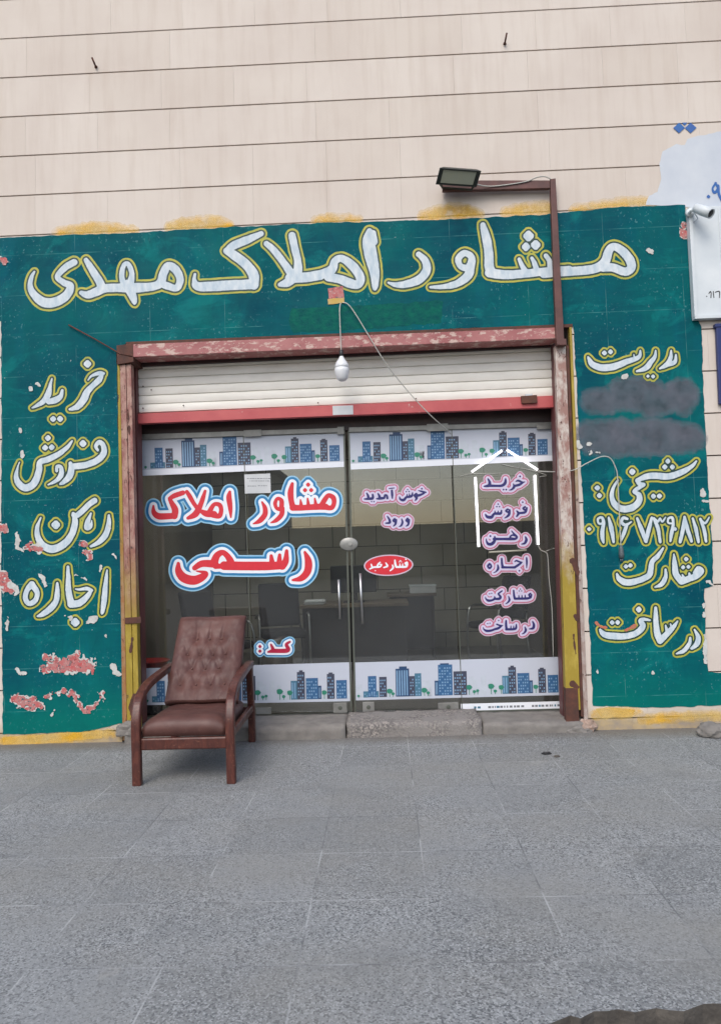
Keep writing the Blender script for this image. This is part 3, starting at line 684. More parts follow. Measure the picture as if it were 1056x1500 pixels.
word('big white painted word reaching the right end of the top line', [(cC, [
    [(298, 232, 26), (328, 262, 34), (335, 308, 40), (300, 350, 40), (240, 372, 34), (190, 375, 22), (156, 365, 10)],
    [(540, 290, 40), (546, 248, 32), (514, 226, 28), (484, 252, 30), (494, 288, 28), (530, 298, 34)], [(540, 285, 40), (530, 330, 40), (480, 368, 34), (420, 383, 24), (352, 386, 12)],
    [(598, 95, 26), (613, 150, 40), (625, 220, 42), (628, 290, 44), (640, 318, 44)], [(630, 318, 44), (700, 328, 42), (800, 322, 38), (900, 312, 38), (1000, 306, 40)],
    [(768, 255, 16), (782, 285, 22), (800, 315, 26)], [(828, 250, 16), (840, 275, 22), (852, 310, 26)], [(893, 238, 20), (910, 265, 24), (915, 305, 30)]], [(812, 146, 24), (800, 197, 19), (845, 188, 22)]),
    (cD, [[(60, 386, 46), (160, 377, 48), (330, 362, 50), (400, 325, 52), (425, 258, 46), (455, 234, 42), (505, 262, 48), (545, 312, 50), (550, 355, 48), (515, 375, 46), (450, 352, 46), (390, 352, 46)]], [])], HAND, 3)
cG, cH = (0, 500, 4.8), (0, 700, 4.8)
word('white painted word at the top of the left panel', [(cG, [
    [(622, 272, 8), (648, 242, 18), (700, 224, 28), (730, 226, 20)], [(725, 225, 20), (700, 270, 40), (655, 312, 38), (615, 355, 44), (590, 410, 50), (545, 460, 42), (492, 478, 16)],
    [(440, 345, 18), (430, 385, 32), (395, 412, 42), (345, 425, 36)], [(368, 262, 12), (355, 312, 24), (342, 370, 42), (310, 420, 38), (255, 455, 22), (228, 468, 8)]], [(618, 158, 26), (377, 546, 20), (425, 545, 20)])], HAND2, 4)
word('white painted word second from the top of the left panel', [(cG, [
    [(690, 765, 18), (676, 738, 24), (700, 708, 30), (730, 735, 34), (730, 790, 42), (680, 840, 44), (600, 870, 44), (520, 880, 44)], [(498, 858, 26), (505, 900, 44), (490, 950, 44), (450, 990, 32), (425, 1003, 14)],
    [(402, 910, 22), (405, 880, 22), (430, 885, 26), (435, 930, 36), (415, 965, 32), (380, 990, 22), (342, 1008, 10)],
    [(510, 700, 12), (480, 740, 26), (420, 790, 36), (340, 830, 40), (285, 850, 38), (278, 900, 44), (262, 960, 48), (230, 1010, 50), (180, 1030, 50), (135, 1000, 44), (116, 950, 30), (126, 890, 16), (140, 850, 8)]], [(340, 680, 20), (320, 748, 20), (366, 745, 20), (586, 718, 23)])], HAND2, 5)
word('white painted word third from the top of the left panel', [(cH, [
    [(768, 265, 18), (766, 330, 34), (745, 400, 40), (700, 450, 34), (642, 482, 16)], [(668, 160, 40), (630, 185, 40), (590, 225, 38), (545, 262, 38), (520, 262, 30)],
    [(642, 250, 12), (622, 300, 32), (612, 350, 36), (640, 340, 26), (648, 300, 8)], [(518, 250, 22), (530, 310, 42), (510, 390, 44), (460, 460, 50), (380, 500, 54), (310, 480, 50), (270, 420, 40), (264, 350, 28), (290, 280, 12)]], [(395, 330, 30)])], HAND2, 6)
word('white painted word lowest on the left panel, with chipped edges', [(cH, [
    [(755, 650, 12), (745, 740, 30), (735, 850, 38), (724, 935, 28), (718, 955, 12)], [(535, 782, 8), (560, 785, 16), (610, 778, 26), (648, 790, 20)], [(645, 792, 20), (610, 840, 38), (560, 880, 48), (500, 888, 48)],
    [(480, 625, 18), (483, 720, 34), (485, 800, 42), (500, 870, 48)], [(405, 740, 18), (405, 800, 32), (395, 870, 40), (350, 925, 44), (300, 960, 32), (267, 972, 12)],
    [(228, 748, 44), (192, 790, 34), (182, 850, 34), (208, 885, 34), (250, 862, 34), (266, 812, 34), (240, 765, 40)]], [(532, 1015, 30)])], HAND2, 7)
cJ, cK, cL = (820, 480, 4.4746), (820, 680, 4.4746), (820, 820, 4.4746)
word('white painted word at the top of the right panel', [(cJ, [
    [(758, 178, 10), (752, 222, 26), (718, 238, 30), (690, 245, 26)], [(727, 150, 10), (722, 200, 28), (700, 240, 32), (652, 268, 12)],
    [(625, 150, 10), (620, 190, 22), (592, 228, 32), (560, 265, 34), (502, 285, 12)], [(525, 150, 10), (520, 185, 24), (490, 205, 32), (430, 225, 38), (350, 255, 44), (270, 262, 44), (212, 240, 38), (190, 205, 22), (182, 190, 8)], [(482, 175, 8), (488, 205, 18)]], [(290, 166, 15), (330, 158, 15), (608, 320, 13), (575, 318, 10)])], HAND2, 8)
word('white painted word with a long swash under the grey patches', [(cK, [
    [(892, -20, 12), (860, 15, 26), (790, 55, 38), (710, 80, 42), (620, 75, 42), (560, 82, 38), (505, 106, 28)],
    [(505, 104, 26), (520, 130, 30), (548, 134, 22), (505, 160, 26), (482, 180, 18), (515, 200, 32), (515, 245, 40), (470, 285, 44), (405, 292, 44), (355, 260, 38), (338, 205, 28), (350, 150, 20), (378, 105, 12)]],
    [(472, 50, 20), (705, -20, 16), (685, 18, 16), (735, 18, 16), (610, 210, 16), (650, 208, 16), (243, 155, 17), (257, 205, 17)])], HAND2, 9)
word('white painted telephone number on the right panel', [(cK, [
    [(280, 390, 16), (252, 388, 14), (248, 358, 16), (274, 350, 18), (284, 385, 22), (276, 440, 26), (278, 490, 24), (284, 515, 12)], [(318, 350, 14), (335, 420, 28), (350, 510, 16)],
    [(440, 358, 16), (412, 352, 18), (402, 382, 20), (430, 398, 18), (465, 378, 12)], [(437, 395, 18), (418, 450, 24), (398, 505, 12)],
    [(505, 355, 16), (530, 420, 26), (560, 500, 24)], [(600, 350, 16), (582, 420, 26), (562, 505, 24)],
    [(613, 355, 18), (640, 420, 24), (655, 510, 18)], [(620, 358, 12), (640, 376, 14), (654, 354, 10), (668, 376, 14), (690, 348, 10)],
    [(738, 388, 14), (708, 384, 12), (708, 356, 14), (734, 350, 16), (740, 390, 20), (728, 460, 22), (722, 505, 12)],
    [(815, 345, 16), (805, 420, 26), (785, 510, 20)], [(815, 345, 16), (835, 430, 26), (860, 505, 18)], [(868, 355, 14), (890, 430, 24), (905, 510, 16)],
    [(918, 360, 16), (943, 430, 24), (955, 505, 16)], [(922, 366, 12), (950, 386, 16), (975, 348, 10)]], [(190, 425, 14), (753, 425, 11)])], [(5.0, M['yellow_paint']), (2.4, M['dark_paint']), (0, M['white_paint'])], 10)
word('white painted word under the telephone number', [(cK, [
    [(745, 590, 12), (750, 660, 34), (758, 720, 40), (795, 768, 42)], [(795, 768, 42), (850, 748, 40), (895, 732, 38), (925, 700, 34), (905, 682, 28), (882, 712, 26)], [(800, 725, 12), (812, 750, 24)], [(845, 715, 12), (852, 742, 22)],
    [(690, 690, 14), (690, 740, 26), (665, 785, 28), (622, 805, 12)], [(675, 550, 12), (640, 600, 28), (602, 640, 32), (594, 690, 34), (580, 730, 38), (520, 760, 38), (440, 775, 42), (390, 755, 34), (372, 720, 16)]], [(825, 622, 14), (805, 676, 13), (840, 672, 13), (430, 670, 14), (460, 664, 14)])], HAND2, 11)
word('pair of white painted words lowest on the right panel', [(cL, [
    [(880, 458, 14), (903, 505, 30), (896, 550, 34), (862, 580, 18)], [(852, 512, 14), (845, 550, 24), (810, 595, 28), (762, 615, 12)], [(625, 315, 20), (627, 400, 32), (635, 480, 42), (655, 530, 42)], [(655, 530, 42), (700, 485, 38), (742, 440, 28), (768, 402, 10)], [(690, 430, 10), (700, 470, 22)], [(722, 420, 8), (732, 445, 18)],
    [(588, 396, 12), (550, 390, 22), (525, 400, 28), (542, 435, 38), (500, 480, 38), (430, 500, 40), (350, 500, 42), (290, 490, 38), (262, 458, 18)]], [(515, 326, 19), (340, 412, 15), (376, 410, 15)])], HAND2, 12)
# blue paint beside and above
s, d = multi(((0, 0, 1), [[(1047, 268, 3), (1051, 276, 4), (1046, 282, 4), (1043, 276, 3), (1048, 268, 3)], [(1051, 272, 4), (1053, 286, 4), (1060, 298, 4)]], [(1037, 288, 2.6)]))
paint_word('lettering', shop, s, d, [(0, M['blue_paint'])], -.006, .5, .2, 13, 'blue painted digit on the white patch')
mb = MB()
for cx in (994, 1011): mb.sheet([(cx, 179.5), (cx+8.6, 187), (cx, 195), (cx-8.6, 187.5)], -.005, M['blue_paint'])
mb.sheet([(998, 179.6), (1006, 179.4), (1002.5, 184)], -.0052, M['blue_paint'])
face_out(mb); mb.build('lettering', shop, recalc=False, label='two blue painted diamonds on the cream stone')

# ------------------------------------------------------------------ steel frame of the opening
mb = MB(); mb.pq([(171, 506), (195, 503), (196, 530), (172, 534)], -.034, YG-.08, M['rust']); fr = mb.build('door_frame', shop, .003)
def piece(name, q, yf, yb, m, lab=None):
    mb = MB(); mb.pq(q, yf, yb, m); return mb.build(name, fr, .003, label=lab)
piece('jamb', [(176, 534.5), (184.5, 534), (196.5, 1083), (187, 1084)], -.012, .06, M['jamb_l'], 'left jamb, pink above and yellow below')
piece('jamb', [(185.3, 534), (192.3, 533.6), (205, 1082), (197.3, 1083)], -.009, .06, M['jamb_l'])
piece('jamb_edge', [(172.3, 534), (175.8, 534), (186.8, 1084), (180, 1085)], -.010, .05, M['jamb_y'])
piece('shutter_guide', [(190, 531), (199.5, 530.5), (209.5, 1060), (200, 1061)], YS-.06, YS+.06, M['guide'])
piece('jamb', [(813, 506), (828, 506), (850, 1040), (829, 1041)], -.012, .06, M['jamb_r'], 'right jamb, whitish above and yellow below')
piece('jamb_foot', [(828, 1008), (846, 1008), (848.5, 1062), (829, 1063)], -.018, .05, M['rust'])
piece('jamb_edge', [(828.6, 506), (833, 506), (855, 1050), (850.6, 1050)], -.006, .05, M['rust'])
piece('plaster_edge', [(833.5, 478), (837, 478), (861.5, 1064), (855.5, 1064)], -.012, .05, M['jamb_o'])
piece('shutter_guide', [(808.5, 500), (818, 499), (833.5, 1050), (824.5, 1052)], YS-.06, YS+.06, M['guide'])
piece('hasp', [(183, 905), (207, 903.5), (207.3, 913), (183.3, 914)], -.022, -.0125, M['rust'])
for k_, st in enumerate(([(838, 822, 9), (843, 832, 8), (846, 846, 4)], [(842, 902, 5), (844, 908, 3)], [(840, 930, 2), (841, 945, 3), (843, 958, 2)], [(838, 1002, 10), (846, 1006, 6)])):
    paint_word('peeled_spot', fr, [st], [], [(0, M['rust'])], -.0128, .4, 1.2, 200+k_, 'dark rusty spot where the frame paint came off')
for k_, st in enumerate(([(194, 935, 3), (193, 945, 5), (191, 955, 4)], [(190, 640, 2), (188, 600, 2)], [(198, 1020, 8), (194, 1035, 10), (199, 1050, 8)])):
    paint_word('peeled_spot', fr, [st], [], [(0, M['rust'])], -.0128, .4, 1.2, 210+k_, 'dark rusty spot where the frame paint came off')
mb = MB()
mb.pq([(173, 506), (190, 503.5), (817, 480), (817, 495.5)][0:0] or [(181, 505), (818, 479.5), (818, 495.5), (181, 523.5)], -.03, .16, M['beam'])
mb.build('beam', fr, .003)
mb = MB(); mb.pq([(185, 501), (838, 474.5), (838, 479), (185, 505)], -.012, .02, M['rust']); mb.build('rusty_flashing', fr)
mb = MB(); mb.pq([(206, 531.5), (806, 503), (806, 508), (206, 536.5)], .165, .3, M['dark_frame']); mb.build('shutter_housing', fr)

# ------------------------------------------------------------------ roller shutter
sh = MB()
n_sl = 7
lt, lb, rt, rb = (199, 517), (203.5, 605), (806, 488), (809, 580)
def lerp(a, b, t): return (a[0]+(b[0]-a[0])*t, a[1]+(b[1]-a[1])*t)
prof = [(0, .013), (.06, .0), (.3, -.003), (.5, -.004), (.7, -.003), (.94, .0), (1, .013)]
k = sh.mi(M['shutter']); rows = []
for i in range(n_sl):
    for t, dy in prof:
        tt = (i+t)/n_sl; a = U(*lerp(lt, lb, tt), YS); b = U(*lerp(rt, rb, tt), YS)
        rows.append((sh.bm.verts.new((a.x-.03, YS+dy, a.z)), sh.bm.verts.new((b.x+.03, YS+dy, b.z))))
for (a, b), (c, d) in zip(rows[:-1], rows[1:]):
    f = sh.bm.faces.new((a, c, d, b)); f.material_index = k; f.smooth = False
for f in sh.bm.faces:
    f.normal_update()
    if f.normal.y > 0: f.normal_flip()
shutter = sh.build('roller_shutter', shop, recalc=False)
mb = MB(); mb.pq([(200.5, 606), (810, 579.5), (811, 596.5), (201, 620.5)], YS-.03, YS+.03, M['bar']); rail = mb.build('bottom_rail', shutter, .003)
mb = MB(); mb.pq([(487, 594.5), (517, 593.5), (517.5, 607), (487.5, 608)], YS-.034, YS-.0305, M['paper']); mb.build('name_plate', shutter)
mb = MB(); mb.pq([(763, 580), (786, 578.5), (787, 590), (764, 591)], YS-.055, YS-.031, M['rust']); mb.pq([(769, 577), (780, 576.5), (780, 579.5), (769, 580)], YS-.05, YS-.031, M['steel']); mb.build('lock_box', shutter, .002)
mb = MB()
for x, y in ((210, 566), (210, 598), (222, 571), (269, 594), (609, 584), (466, 590)):
    mb = MB(); c = U(x, y, YS-.014); mb.lathe(c, [(0, .006), (.004, .005), (.005, .001)], M['rust'], Vector((0, -1, 0)), 8); mb.build('rivet', shutter)

# ------------------------------------------------------------------ glass front
gl_top, = [None]
def gx(x, y): return U(x, y, YG)
# header channel and top rail above the glass
mb = MB(); mb.pq([(206, 604), (812, 578), (812, 623), (206, 637)], YG-.02, YG+.08, M['dark_frame']); hdr = mb.build('door_header', shop)
mb = MB(); mb.pq([(207, 636), (503, 626.5), (503, 633), (207, 644)], YG-.026, YG+.02, M['alu']); mb.pq([(511, 626), (809, 618), (809, 624.5), (511, 633)], YG-.026, YG+.02, M['alu'])
for q in ([(357, 630), (383, 629), (383, 639), (357, 640)], [(625, 621), (656, 620), (656, 631), (625, 632)], [(786, 622), (809, 621.5), (809, 628), (786, 629)], [(494, 625), (504, 624.6), (504, 636), (494, 636.5)]):
    mb.pq(q, YG-.034, YG-.0265, M['alu'])
mb.build('top_rail', hdr, .002)
PANES = {'left_panel': [(205, 637), (357, 631), (372, 1043), (213, 1045)], 'left_door': [(359, 631), (505, 626), (516, 1042), (374, 1043)], 'right_door': [(509.5, 626), (658.5, 621.5), (674, 1040), (519, 1042)], 'right_panel': [(660.5, 621.5), (812, 616), (826, 1036), (676, 1040)]}
pane = {}
for nm, q in PANES.items():
    kind = 'glass_door' if 'door' in nm else 'glass_panel'
    mb = MB(); mb.pq(q, YG, YG+.010, M['glass']); o = mb.build(kind, shop)
    pane[nm] = o
    mb = MB()
    (a, b, c, d) = q
    w = 2.6 if 'door' in nm else 1.3
    if nm in ('left_door',): mb.pq([(b[0]-w, b[1]), b, c, (c[0]-w, c[1])], YG-.0035, YG+.0135, M['edge'])
    if nm in ('right_door',): mb.pq([a, (a[0]+w, a[1]), (d[0]+w, d[1]), d], YG-.0035, YG+.0135, M['edge'])
    if nm == 'left_panel': mb.pq([(b[0]-1.2, b[1]), b, c, (c[0]-1.2, c[1])], YG-.0035, YG+.0135, M['edge'])
    if nm == 'right_panel': mb.pq([a, (a[0]+1.2, a[1]), (d[0]+1.2, d[1]), d], YG-.0035, YG+.0135, M['edge'])
    mb.build('glass_edge', o)
YF = YG-.0015                                 # films on the face of the glass
# skyline films ------------------------------------------------------
TOW = [  # x0,x1,height,material (units of the film drawing: base line 0, width 950)
    (40, 110, 28, 'sky_teal'), (62, 100, 97, 'sky_blue'), (113, 147, 92, 'sky_brown'),
    (188, 250, 127, 'sky_deep'), (205, 240, 137, 'sky_deep'), (250, 275, 92, 'sky_brown'), (275, 305, 104, 'sky_teal'),
    (365, 383, 68, 'sky_deep'), (382, 447, 140, 'sky_blue'), (392, 432, 146, 'sky_deep'), (452, 512, 108, 'sky_brown'),
    (673, 702, 82, 'sky_teal'), (702, 737, 120, 'sky_brown'), (712, 728, 127, 'sky_brown'), (742, 797, 92, 'sky_blue'), (797, 812, 58, 'sky_deep'),
    (838, 872, 108, 'sky_brown'), (846, 864, 114, 'sky_brown'), (880, 928, 80, 'sky_blue')]
PALE = [(10, 35, 60), (150, 180, 50), (310, 350, 70), (330, 350, 40), (520, 545, 84), (545, 560, 70), (575, 600, 85), (610, 630, 66), (640, 665, 45), (815, 838, 50), (930, 948, 40)]
TREES = [(160, 26, 15), (175, 14, 9), (318, 26, 15), (335, 14, 9), (522, 34, 15), (545, 14, 9), (560, 18, 8), (622, 36, 16), (640, 14, 9), (668, 30, 14), (825, 28, 13), (18, 8, 7)]
def skyline(q, base_t, par, line_t=None):
    tl, tr, br_, bl = q
    def P(u, v):                              # u 0..1 across, v 0..1 from top to bottom
        a = lerp(tl, tr, u); b = lerp(bl, br_, u); return lerp(a, b, v)
    hpx = bl[1]-tl[1]; wpx = tr[0]-tl[0]; sc = wpx/950.0
    def Q(x, h): return P(x/950.0, base_t-h*sc/hpx)
    mb = MB(); y = YF
    mb.sheet([P(0, 0), P(1, 0), P(1, 1), P(0, 1)], y, M['film'])
    if line_t: mb.sheet([P(0, line_t), P(1, line_t), P(1, 1), P(0, 1)], y-.0006, M['film_line'])
    def rect(x0, x1, h0, h1, m, k): mb.sheet([Q(x0, h1), Q(x1, h1), Q(x1, h0), Q(x0, h0)], y-.0006*k, m)
    for x0, x1, h in PALE: rect(x0, x1, 0, h, M['sky_grey'], 1)
    for i, (x0, x1, h, m) in enumerate(TOW):
        rect(x0, x1, 0, h, M[m], 2+.25*(i % 3))
        nc = max(2, int((x1-x0)/11)); nr = max(2, int(h/14))
        if h in (137, 146, 127, 114) and x1-x0 < 42: continue
        for c_ in range(nc):
            xa = x0+4+(x1-x0-6)*c_/nc; xb = xa+(x1-x0-6)/nc*.55
            if m in ('sky_deep', 'sky_teal') and i % 2: rect(xa, xb, 5, h-8, M['sky_win'], 4); continue
            for r_ in range(nr):
                if (i*7+c_*3+r_*5) % 4 == 0: continue
                h0 = 4+(h-10)*r_/nr; rect(xa, xb, h0, h0+(h-10)/nr*.5, M['sky_win'], 4)
    for x, h, r_ in TREES:
        pts = [Q(x+r_*math.cos(t*math.pi/6)*(1+.18*math.sin(5*t)), h+r_*.75*math.sin(t*math.pi/6)) for t in range(12)]
        mb.face([U(p[0], p[1], y-.0036) for p in pts], M['tree_print']); rect(x-1.5, x+1.5, 0, h, M['tree_print'], 5.5)
    face_out(mb); return mb.build('skyline_film', par, recalc=False)
skyline([(207, 644), (503.5, 635), (505, 684), (208.5, 697)], .81, pane['left_door'], .84)
skyline([(511, 634), (808, 625.5), (809, 675), (512, 688)], .81, pane['right_door'], .84)
skyline([(209, 979), (514.5, 970), (515.5, 1027), (210.5, 1033)], .93, pane['left_door'])
skyline([(518.5, 970.5), (823, 962), (825, 1018), (519.5, 1026)], .93, pane['right_door'])
# shop lettering on the glass
RED = [(9.6, M['pale_vinyl']), (7.6, M['blue_vinyl']), (4.2, M['white_vinyl']), (0, M['red_vinyl'])]
NAVY = [(6.0, M['rim_vinyl']), (4.6, M['pink_vinyl']), (2.9, M['lilac_vinyl']), (0, M['navy_vinyl'])]
def vinyl(lab, par, parts, layers, step=.5, name='vinyl_lettering'):
    s, d = multi(*parts); return paint_word(name, par, s, d, layers, YF-.003, step, 0, 0, lab, .0008)
cM, cN, cO, cP, cQ, cR, cS = (190, 690, 6.2118), (350, 680, 6.2118), (230, 770, 4.0615), (510, 690, 7.543), (680, 640, 8.123), (690, 790, 8.8), (360, 920, 6.2118)
vinyl('red vinyl word on the left fixed pane', pane['left_panel'], [(cM, [
    [(218, 318, 20), (222, 375, 44), (262, 410, 58), (330, 412, 58), (400, 408, 54)], [(410, 410, 58), (415, 352, 60), (385, 292, 46), (368, 258, 36)], [(366, 250, 34), (410, 224, 46), (486, 198, 44)],
    [(522, 188, 34), (548, 230, 42), (582, 290, 38), (612, 332, 38)], [(688, 182, 26), (670, 240, 40), (645, 310, 46), (602, 390, 58), (532, 428, 30)], [(660, 370, 40), (700, 388, 58), (770, 392, 58)],
    [(725, 380, 50), (748, 332, 42), (778, 300, 36), (822, 312, 42), (834, 360, 40), (816, 408, 46), (760, 402, 48)], [(912, 190, 26), (905, 240, 50), (916, 330, 44), (922, 420, 16)]], [])], RED)
vinyl('red vinyl word on the left glass door', pane['left_door'], [(cN, [
    [(212, 345, 18), (238, 400, 42), (236, 460, 48), (190, 515, 44), (132, 542, 12)], [(388, 392, 44), (388, 332, 40), (352, 312, 30), (330, 356, 36), (346, 402, 32), (385, 408, 46)], [(395, 400, 42), (388, 460, 44), (340, 510, 38), (292, 532, 12)],
    [(486, 178, 30), (470, 260, 54), (478, 340, 50), (492, 392, 58)], [(490, 395, 58), (560, 397, 52), (640, 392, 52), (720, 387, 56), (790, 387, 56)], [(560, 322, 12), (566, 372, 36)], [(625, 312, 16), (632, 372, 36)], [(690, 312, 16), (700, 372, 36)],
    [(745, 385, 48), (782, 322, 46), (815, 284, 40), (858, 305, 46), (865, 356, 42), (842, 396, 44), (790, 392, 48)]], [(630, 186, 19), (602, 236, 19), (658, 236, 19)])], RED)
vinyl('red vinyl word across the left pane and door, lower line', pane['left_door'], [(cO, [
    [(880, 158, 16), (900, 210, 42), (896, 270, 44), (860, 312, 36), (808, 324, 14)], [(400, 238, 52), (520, 240, 52), (640, 240, 52), (740, 237, 46)], [(680, 180, 20), (686, 230, 38)], [(730, 175, 20), (728, 225, 36)], [(772, 150, 20), (766, 210, 38), (745, 240, 46)],
    [(340, 222, 48), (358, 178, 40), (394, 160, 32), (430, 195, 38), (440, 236, 48), (400, 242, 26), (350, 240, 36)], [(345, 228, 46), (270, 226, 40), (225, 252, 30)], [(128, 225, 20), (130, 270, 42), (160, 310, 54), (220, 325, 54), (272, 305, 44), (290, 282, 26), (236, 270, 8)]], [])], RED)
KOD = [(6.2, M['pale_vinyl']), (4.8, M['blue_vinyl']), (3.0, M['white_vinyl']), (0, M['crimson_vinyl'])]
vinyl('small crimson vinyl word low on the left glass door', pane['left_door'], [(cS, [[(402, 125, 20), (370, 150, 30), (388, 190, 36), (370, 206, 40), (300, 208, 38), (250, 208, 38), (205, 218, 18)], [(230, 150, 18), (244, 180, 30), (250, 205, 36)]], [(130, 168, 15), (130, 210, 15)])], KOD)
vinyl('navy vinyl words on the upper right glass door', pane['right_door'], [(cP, [
    [(775, 215, 10), (815, 226, 22), (858, 236, 16)], [(838, 245, 20), (790, 266, 28), (752, 272, 30)], [(752, 252, 26), (732, 270, 26), (755, 296, 30), (740, 325, 14)], [(710, 240, 14), (700, 275, 28), (660, 287, 26), (640, 290, 26), (612, 320, 32), (575, 312, 24), (566, 285, 12)], [(676, 250, 10), (676, 282, 22)], [(650, 255, 10), (648, 286, 22)],
    [(482, 215, 24), (485, 260, 28), (487, 302, 14)], [(450, 194, 11), (480, 190, 12), (510, 187, 10)], [(432, 300, 26), (426, 270, 22), (405, 266, 20), (396, 296, 28), (345, 303, 30)], [(330, 250, 18), (345, 280, 28), (346, 302, 30), (312, 306, 14)], [(270, 260, 20), (270, 300, 30), (225, 306, 28)], [(205, 245, 16), (220, 275, 28), (220, 305, 28), (178, 309, 14)]], [(812, 195, 10), (655, 205, 8), (640, 228, 8), (671, 226, 8), (258, 338, 8), (285, 338, 8)])], NAVY, .4)
vinyl('navy vinyl word below, on the right glass door', pane['right_door'], [(cP, [
    [(655, 525, 24), (640, 545, 22), (660, 560, 24), (672, 540, 24), (662, 590, 24), (638, 610, 10)], [(590, 530, 14), (599, 565, 24), (586, 600, 22), (563, 613, 10)], [(512, 530, 24), (497, 548, 22), (520, 560, 24), (530, 540, 24), (521, 585, 24), (498, 610, 10)], [(432, 500, 14), (456, 540, 26), (456, 570, 28), (413, 576, 14)]], [])], NAVY, .4)
vinyl('navy vinyl word inside the lit house shape', pane['right_panel'], [(cQ, [
    [(280, 500, 18), (300, 540, 34), (290, 578, 38), (233, 588, 16)], [(290, 580, 34), (380, 582, 28), (450, 578, 32), (485, 545, 36), (489, 500, 20)], [(582, 560, 14), (590, 595, 32), (562, 625, 22), (533, 633, 10)], [(716, 535, 12), (690, 540, 22), (640, 520, 26), (610, 530, 12)], [(692, 545, 22), (650, 570, 32), (598, 582, 28)]], [(660, 470, 12), (464, 627, 11), (496, 627, 11)])], NAVY, .4)
vinyl('second navy vinyl word inside the lit house shape', pane['right_panel'], [(cQ, [
    [(720, 833, 24), (697, 850, 22), (725, 870, 26), (742, 845, 22), (722, 895, 30), (660, 906, 28)], [(620, 880, 14), (642, 910, 32), (620, 947, 18)], [(515, 860, 24), (492, 880, 22), (525, 895, 26), (537, 870, 24), (526, 930, 32), (478, 966, 12)], [(440, 875, 18), (430, 910, 32), (380, 912, 32), (350, 917, 28), (320, 955, 38), (270, 950, 34), (248, 920, 14)], [(400, 880, 10), (400, 905, 22)], [(362, 880, 10), (362, 905, 22)]], [(692, 777, 11), (400, 800, 10), (384, 830, 10), (416, 830, 10)])], NAVY, .4)
vinyl('third navy vinyl word inside the lit house shape', pane['right_panel'], [(cQ, [
    [(725, 1190, 18), (736, 1225, 34), (716, 1265, 28), (678, 1276, 12)], [(560, 1118, 12), (592, 1158, 24), (622, 1190, 28), (604, 1212, 30), (560, 1212, 34), (542, 1190, 20), (570, 1168, 20), (606, 1182, 12)], [(350, 1215, 32), (450, 1215, 30), (560, 1215, 34)], [(360, 1185, 18), (360, 1230, 34), (330, 1270, 38), (285, 1275, 34), (262, 1240, 20), (260, 1213, 10)]], [(308, 1180, 12)])], NAVY, .4)
vinyl('navy vinyl word just under the lit house shape', pane['right_panel'], [(cR, [
    [(712, 240, 22), (715, 300, 26), (712, 366, 12)], [(656, 295, 12), (620, 290, 22), (580, 275, 22), (558, 290, 12)], [(642, 305, 24), (600, 335, 32), (560, 360, 32)], [(400, 360, 34), (480, 362, 28), (560, 362, 32)], [(392, 250, 24), (395, 310, 30), (405, 360, 34)], [(340, 330, 16), (346, 375, 32), (320, 415, 18), (288, 431, 10)], [(235, 318, 32), (213, 345, 26), (235, 372, 28), (258, 350, 24), (248, 325, 24)]], [(620, 405, 12)])], NAVY, .4)
vinyl('navy vinyl word second from the bottom on the right pane', pane['right_panel'], [(cR, [
    [(762, 700, 24), (742, 715, 24), (765, 745, 26), (777, 715, 20)], [(560, 765, 30), (640, 765, 30), (720, 762, 32), (765, 750, 26)], [(612, 722, 12), (614, 760, 24)], [(652, 720, 12), (654, 760, 24)], [(692, 718, 12), (694, 758, 24)], [(545, 660, 22), (550, 720, 28), (560, 765, 30)], [(480, 735, 14), (492, 780, 28), (470, 815, 20), (443, 831, 10)], [(396, 665, 20), (362, 690, 22), (348, 705, 22), (376, 740, 32), (360, 765, 34), (300, 768, 28)], [(300, 735, 12), (300, 765, 28), (270, 785, 28), (220, 790, 32), (190, 770, 20), (182, 744, 10)]], [(632, 642, 9), (617, 666, 9), (648, 666, 9), (235, 702, 9), (262, 697, 9)])], NAVY, .4)
vinyl('lowest navy vinyl words on the right pane', pane['right_panel'], [(cR, [
    [(790, 1060, 18), (806, 1100, 32), (796, 1145, 34), (748, 1156, 14)], [(690, 1130, 14), (702, 1170, 30), (682, 1205, 22), (653, 1221, 10)], [(580, 1100, 18), (575, 1145, 30), (540, 1160, 30), (450, 1160, 32)], [(545, 1115, 10), (545, 1150, 22)], [(510, 1115, 10), (510, 1150, 22)], [(448, 1050, 24), (448, 1110, 30), (455, 1160, 32)], [(406, 1110, 10), (370, 1110, 22), (328, 1095, 20)], [(392, 1115, 22), (350, 1145, 32), (310, 1157, 30)], [(310, 1155, 28), (260, 1175, 30), (200, 1180, 32), (162, 1160, 18), (154, 1135, 10)]], [(352, 1047, 10), (210, 1087, 9), (240, 1082, 9)])], NAVY, .4)
